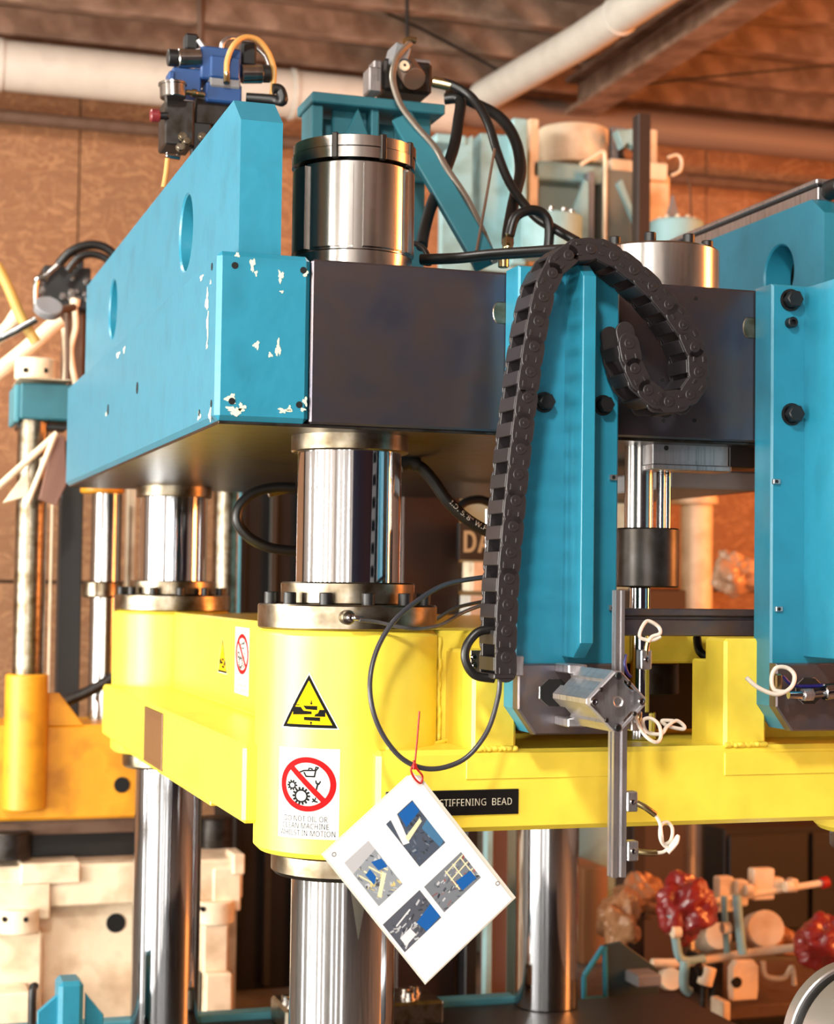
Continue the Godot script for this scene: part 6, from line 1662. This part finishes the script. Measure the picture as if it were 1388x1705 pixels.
	part(pm, "end_plate", pr([Vector2(-0.05, -0.07), Vector2(0.05, -0.07), Vector2(0.055, -0.03), Vector2(0.055, 0.05), Vector2(0.035, 0.075), Vector2(-0.035, 0.075), Vector2(-0.055, 0.05), Vector2(-0.055, -0.03)], Vector3(2.246, 0.2621, -2.6), Vector3.RIGHT, Vector3.UP, 0.04, 0.005), cp)
	part(pm, "plate_bore", cyz(Vector3(2.2101, 0.2605, -2.556), 0.0140, 0.02, 24, 0.001), hole_black)
	part(pm, "flange", cy(Vector3(2.2665, 0.3455, -2.9), Vector3(2.2345, 0.392, -2.75), 0.05, 24), cp)
	part(pm, "flange", cy(Vector3(2.4795, 0.3699, -2.9), Vector3(2.4355, 0.4097, -2.75), 0.07, 24), cp)
	part(pm, "flange", cy(Vector3(1.9965, 0.2542, -2.7), Vector3(1.977, 0.2726, -2.62), 0.04, 24), cp)
	part(pm, "elbow", tb([Vector3(1.97, 0.3631, -2.5), Vector3(1.9658, 0.2778, -2.5), Vector3(1.9899, 0.2508, -2.5)], 0.018, 12, 4), pale_teal)
	part(pm, "swivel", cy(Vector3(2.0216, 0.2856, -2.45), Vector3(2.0402, 0.3484, -2.45), 0.028, 20), cp)
	part(pm, "swivel_stem", tb([Vector3(2.0129, 0.1587, -2.45), Vector3(2.0216, 0.2856, -2.45), Vector3(1.9973, 0.3592, -2.45)], 0.014, 12, 3), dark_steel)
	part(pm, "dark_casting", bx(Vector3(2.1958, 0.1017, -2.95), Vector3(2.2445, 0.3033, -2.72), 0.01), dark_steel)
	part(pm, "small_pipe", tb([Vector3(2.3402, 0.3231, -2.6), Vector3(2.353, 0.2672, -2.6), Vector3(2.4284, 0.2564, -2.6), Vector3(2.461, 0.2946, -2.6), Vector3(2.4715, 0.2274, -2.6)], 0.010, 10, 5), cp)
	part(pm, "clear_wrap", bag(Vector3(2.5306, 0.3424, -2.85), Vector3(0.10, 0.06, 0.08), 55), mat(Color(0.62, 0.44, 0.31), 0.25))
	part(pm, "foot_block", bx(Vector3(2.1237, 0.1378, -2.6), Vector3(2.1538, 0.2069, -2.5), 0.004), cp)
	# teal bracket and grey box before the bench
	var tb_ := thing("teal_bracket", "open triangular teal bracket at the foot of the chrome rod", "bracket", Vector3(1.5099, 0.3195, -2.2))
	for q in [[Vector3(1.4488, 0.3171, -2.2), Vector3(1.448, 0.4026, -2.2)], [Vector3(1.448, 0.4026, -2.2), Vector3(1.517, 0.4966, -2.2)], [Vector3(1.5275, 0.3125, -2.2), Vector3(1.5213, 0.4964, -2.2)], [Vector3(1.4444, 0.3253, -2.2), Vector3(1.5317, 0.3242, -2.2)]]:
		part(tb_, "bar", tb([q[0], q[1]], 0.010, 8, 1), blue)
	part(tb_, "bracket_top", pr([Vector2(0, 0), Vector2(0.06, 0.008), Vector2(0.20, -0.09), Vector2(0.20, -0.26), Vector2(0.01, -0.26)], Vector3(1.5235, 0.5003, -2.22), Vector3.RIGHT, Vector3.UP, 0.02), mat(Color(0.14, 0.22, 0.24), 0.5))
	solo("grey_box", bx(Vector3(Vector3(1.5959, 0.2879, -2.1).x, 0.376, -2.3), Vector3(1.6867, 0.4169, -2.1), 0.006), grey_paint, "small grey box between the teal bracket and the bench", "box")
	# seen through the gap between the brackets
	var v := thing("cream_valve", "cream capped pipe seen through the gap between the blue brackets", "valve", Vector3(3.1292, 1.7626, -4.75))
	part(v, "pipe", drum(Vector3(Vector3(3.1401, 1.6414, -4.75).x, 0.0, -4.75), Vector3(3.221, 1.6422, -4.75), Vector3(3.1365, 2.1398, -4.75).y), cream)
	part(v, "valve_cap", drum(Vector3(3.1265, 2.1274, -4.75), Vector3(3.2447, 2.1305, -4.75), Vector3(3.1262, 2.17, -4.75).y), cream)
	solo("clear_bag", bag(Vector3(2.744, 1.7695, -3.6), Vector3(0.10, 0.10, 0.08), 64), mat(Color(0.74, 0.58, 0.46), 0.25), "crumpled clear plastic bag hanging in the gap between the blue brackets", "plastic bag")
	solo("brown_cabinet", bx(Vector3(Vector3(2.3228, 1.6475, -3.6).x, 0.0, -3.9), Vector3(Vector3(2.5133, 1.6494, -3.6).x, Vector3(2.3932, 1.6946, -3.6).y, -3.6), 0.004), mat(Color(0.24, 0.16, 0.11), 0.6), "dull brown cabinet top seen beyond the ram sleeve", "cabinet")

# ---------------------------------------------------------------- the bed of the press
func bed() -> void:
	var t := thing("press_bed", "black press bed with a turquoise bar along its edge", "press bed", Vector3(0.6, 0, -0.9))
	part(t, "bed_block", bx(Vector3(-0.5, 0.0, -2.02), Vector3(1.7, 0.375, 0.35), 0.01), black)
	part(t, "edge_bar", bx(Vector3(-0.5, 0.30, -2.09), Vector3(1.14, 0.392, -2.03), 0.004), blue_far, "turquoise edge bar")
	var c := thing("clamp_block", "rusty brown clamp block with bright bolts behind the near chrome rod", "block", Vector3(0.5721, 0.3862, -1.95))
	var lo := Vector3(0.3298, 0.3939, -1.95)
	var hi := Vector3(0.8202, 0.4556, -1.95)
	part(c, "block", bx(Vector3(lo.x, 0.376, -2.0), Vector3(hi.x, Vector3(0.5711, 0.4498, -1.95).y, -1.8), 0.008), flange_steel)
	for q: Vector3 in [Vector3(0.3556, 0.4645, -1.9), Vector3(0.36, 0.4685, -1.85), Vector3(0.7283, 0.4682, -1.9), Vector3(0.7259, 0.4722, -1.85), Vector3(0.7636, 0.4654, -1.92)]:
		part(c, "bolt", hex_bolt(Vector3(q.x, Vector3(0.5711, 0.4498, -1.95).y, q.z), Vector3.UP, 0.016, 0.02), ground_steel)
	var s := thing("teal_stand", "small turquoise welded stop with side fins at the foot of the cream base", "stand", Vector3(-0.28, 0.375, -1.9))
	part(s, "post", bx(Vector3(Vector3(-0.334, 0.4889, -1.75).x, 0.376, -1.86), Vector3(-0.2645, 0.5779, -1.75), 0.012), blue)
	for q in [[Vector3(-0.3868, 0.4904, -1.8), Vector3(-0.328, 0.5404, -1.8)], [Vector3(-0.2542, 0.5362, -1.8), Vector3(-0.2021, 0.4724, -1.8)]]:
		var a: Vector3 = q[0]
		var b: Vector3 = q[1]
		var hi2 := maxf(a.y, b.y)
		part(s, "fin", pr([Vector2(a.x, 0.376), Vector2(b.x, 0.376), Vector2(b.x, b.y), Vector2(a.x, a.y)], Vector3(0, 0, -1.81), Vector3.RIGHT, Vector3.UP, 0.02), blue)
	part(s, "front_fin", pr([Vector2(0, 0), Vector2(0.10, 0.0), Vector2(0.10, 0.07)], Vector3(Vector3(-0.4, 0.5047, -1.7).x, 0.376, -1.72), Vector3.RIGHT, Vector3.UP, 0.02), blue)
	# polished roller end in the corner
	var r := thing("steel_roller", "polished round steel roller end with a black groove in the corner", "roller", Vector3(1.0644, 0.79, 0.1))
	var o := Vector3(1.1171, 0.772, -0.05)
	var dr := Vector3(0.06, -0.12, 0.99).normalized()
	var m := Mb.new()
	m.lathe(o, dr, [Vector2(0, 0), Vector2(0.148, 0), Vector2(0.152, 0.004), Vector2(0.152, 0.028), Vector2(0.149, 0.031), Vector2(0.14, 0.031)], 72)
	part(r, "rim", m, mat(Color(0.78, 0.77, 0.77), 0.28, 0.8))
	m = Mb.new()
	m.lathe(o, dr, [Vector2(0.143, 0.031), Vector2(0.143, 0.06)], 72)
	part(r, "groove", m, black)
	m = Mb.new()
	m.lathe(o, dr, [Vector2(0.14, 0.06), Vector2(0.149, 0.06), Vector2(0.151, 0.063), Vector2(0.151, 0.3), Vector2(0, 0.3)], 72)
	part(r, "roller_body", m, mat(Color(0.78, 0.77, 0.77), 0.3, 0.8))
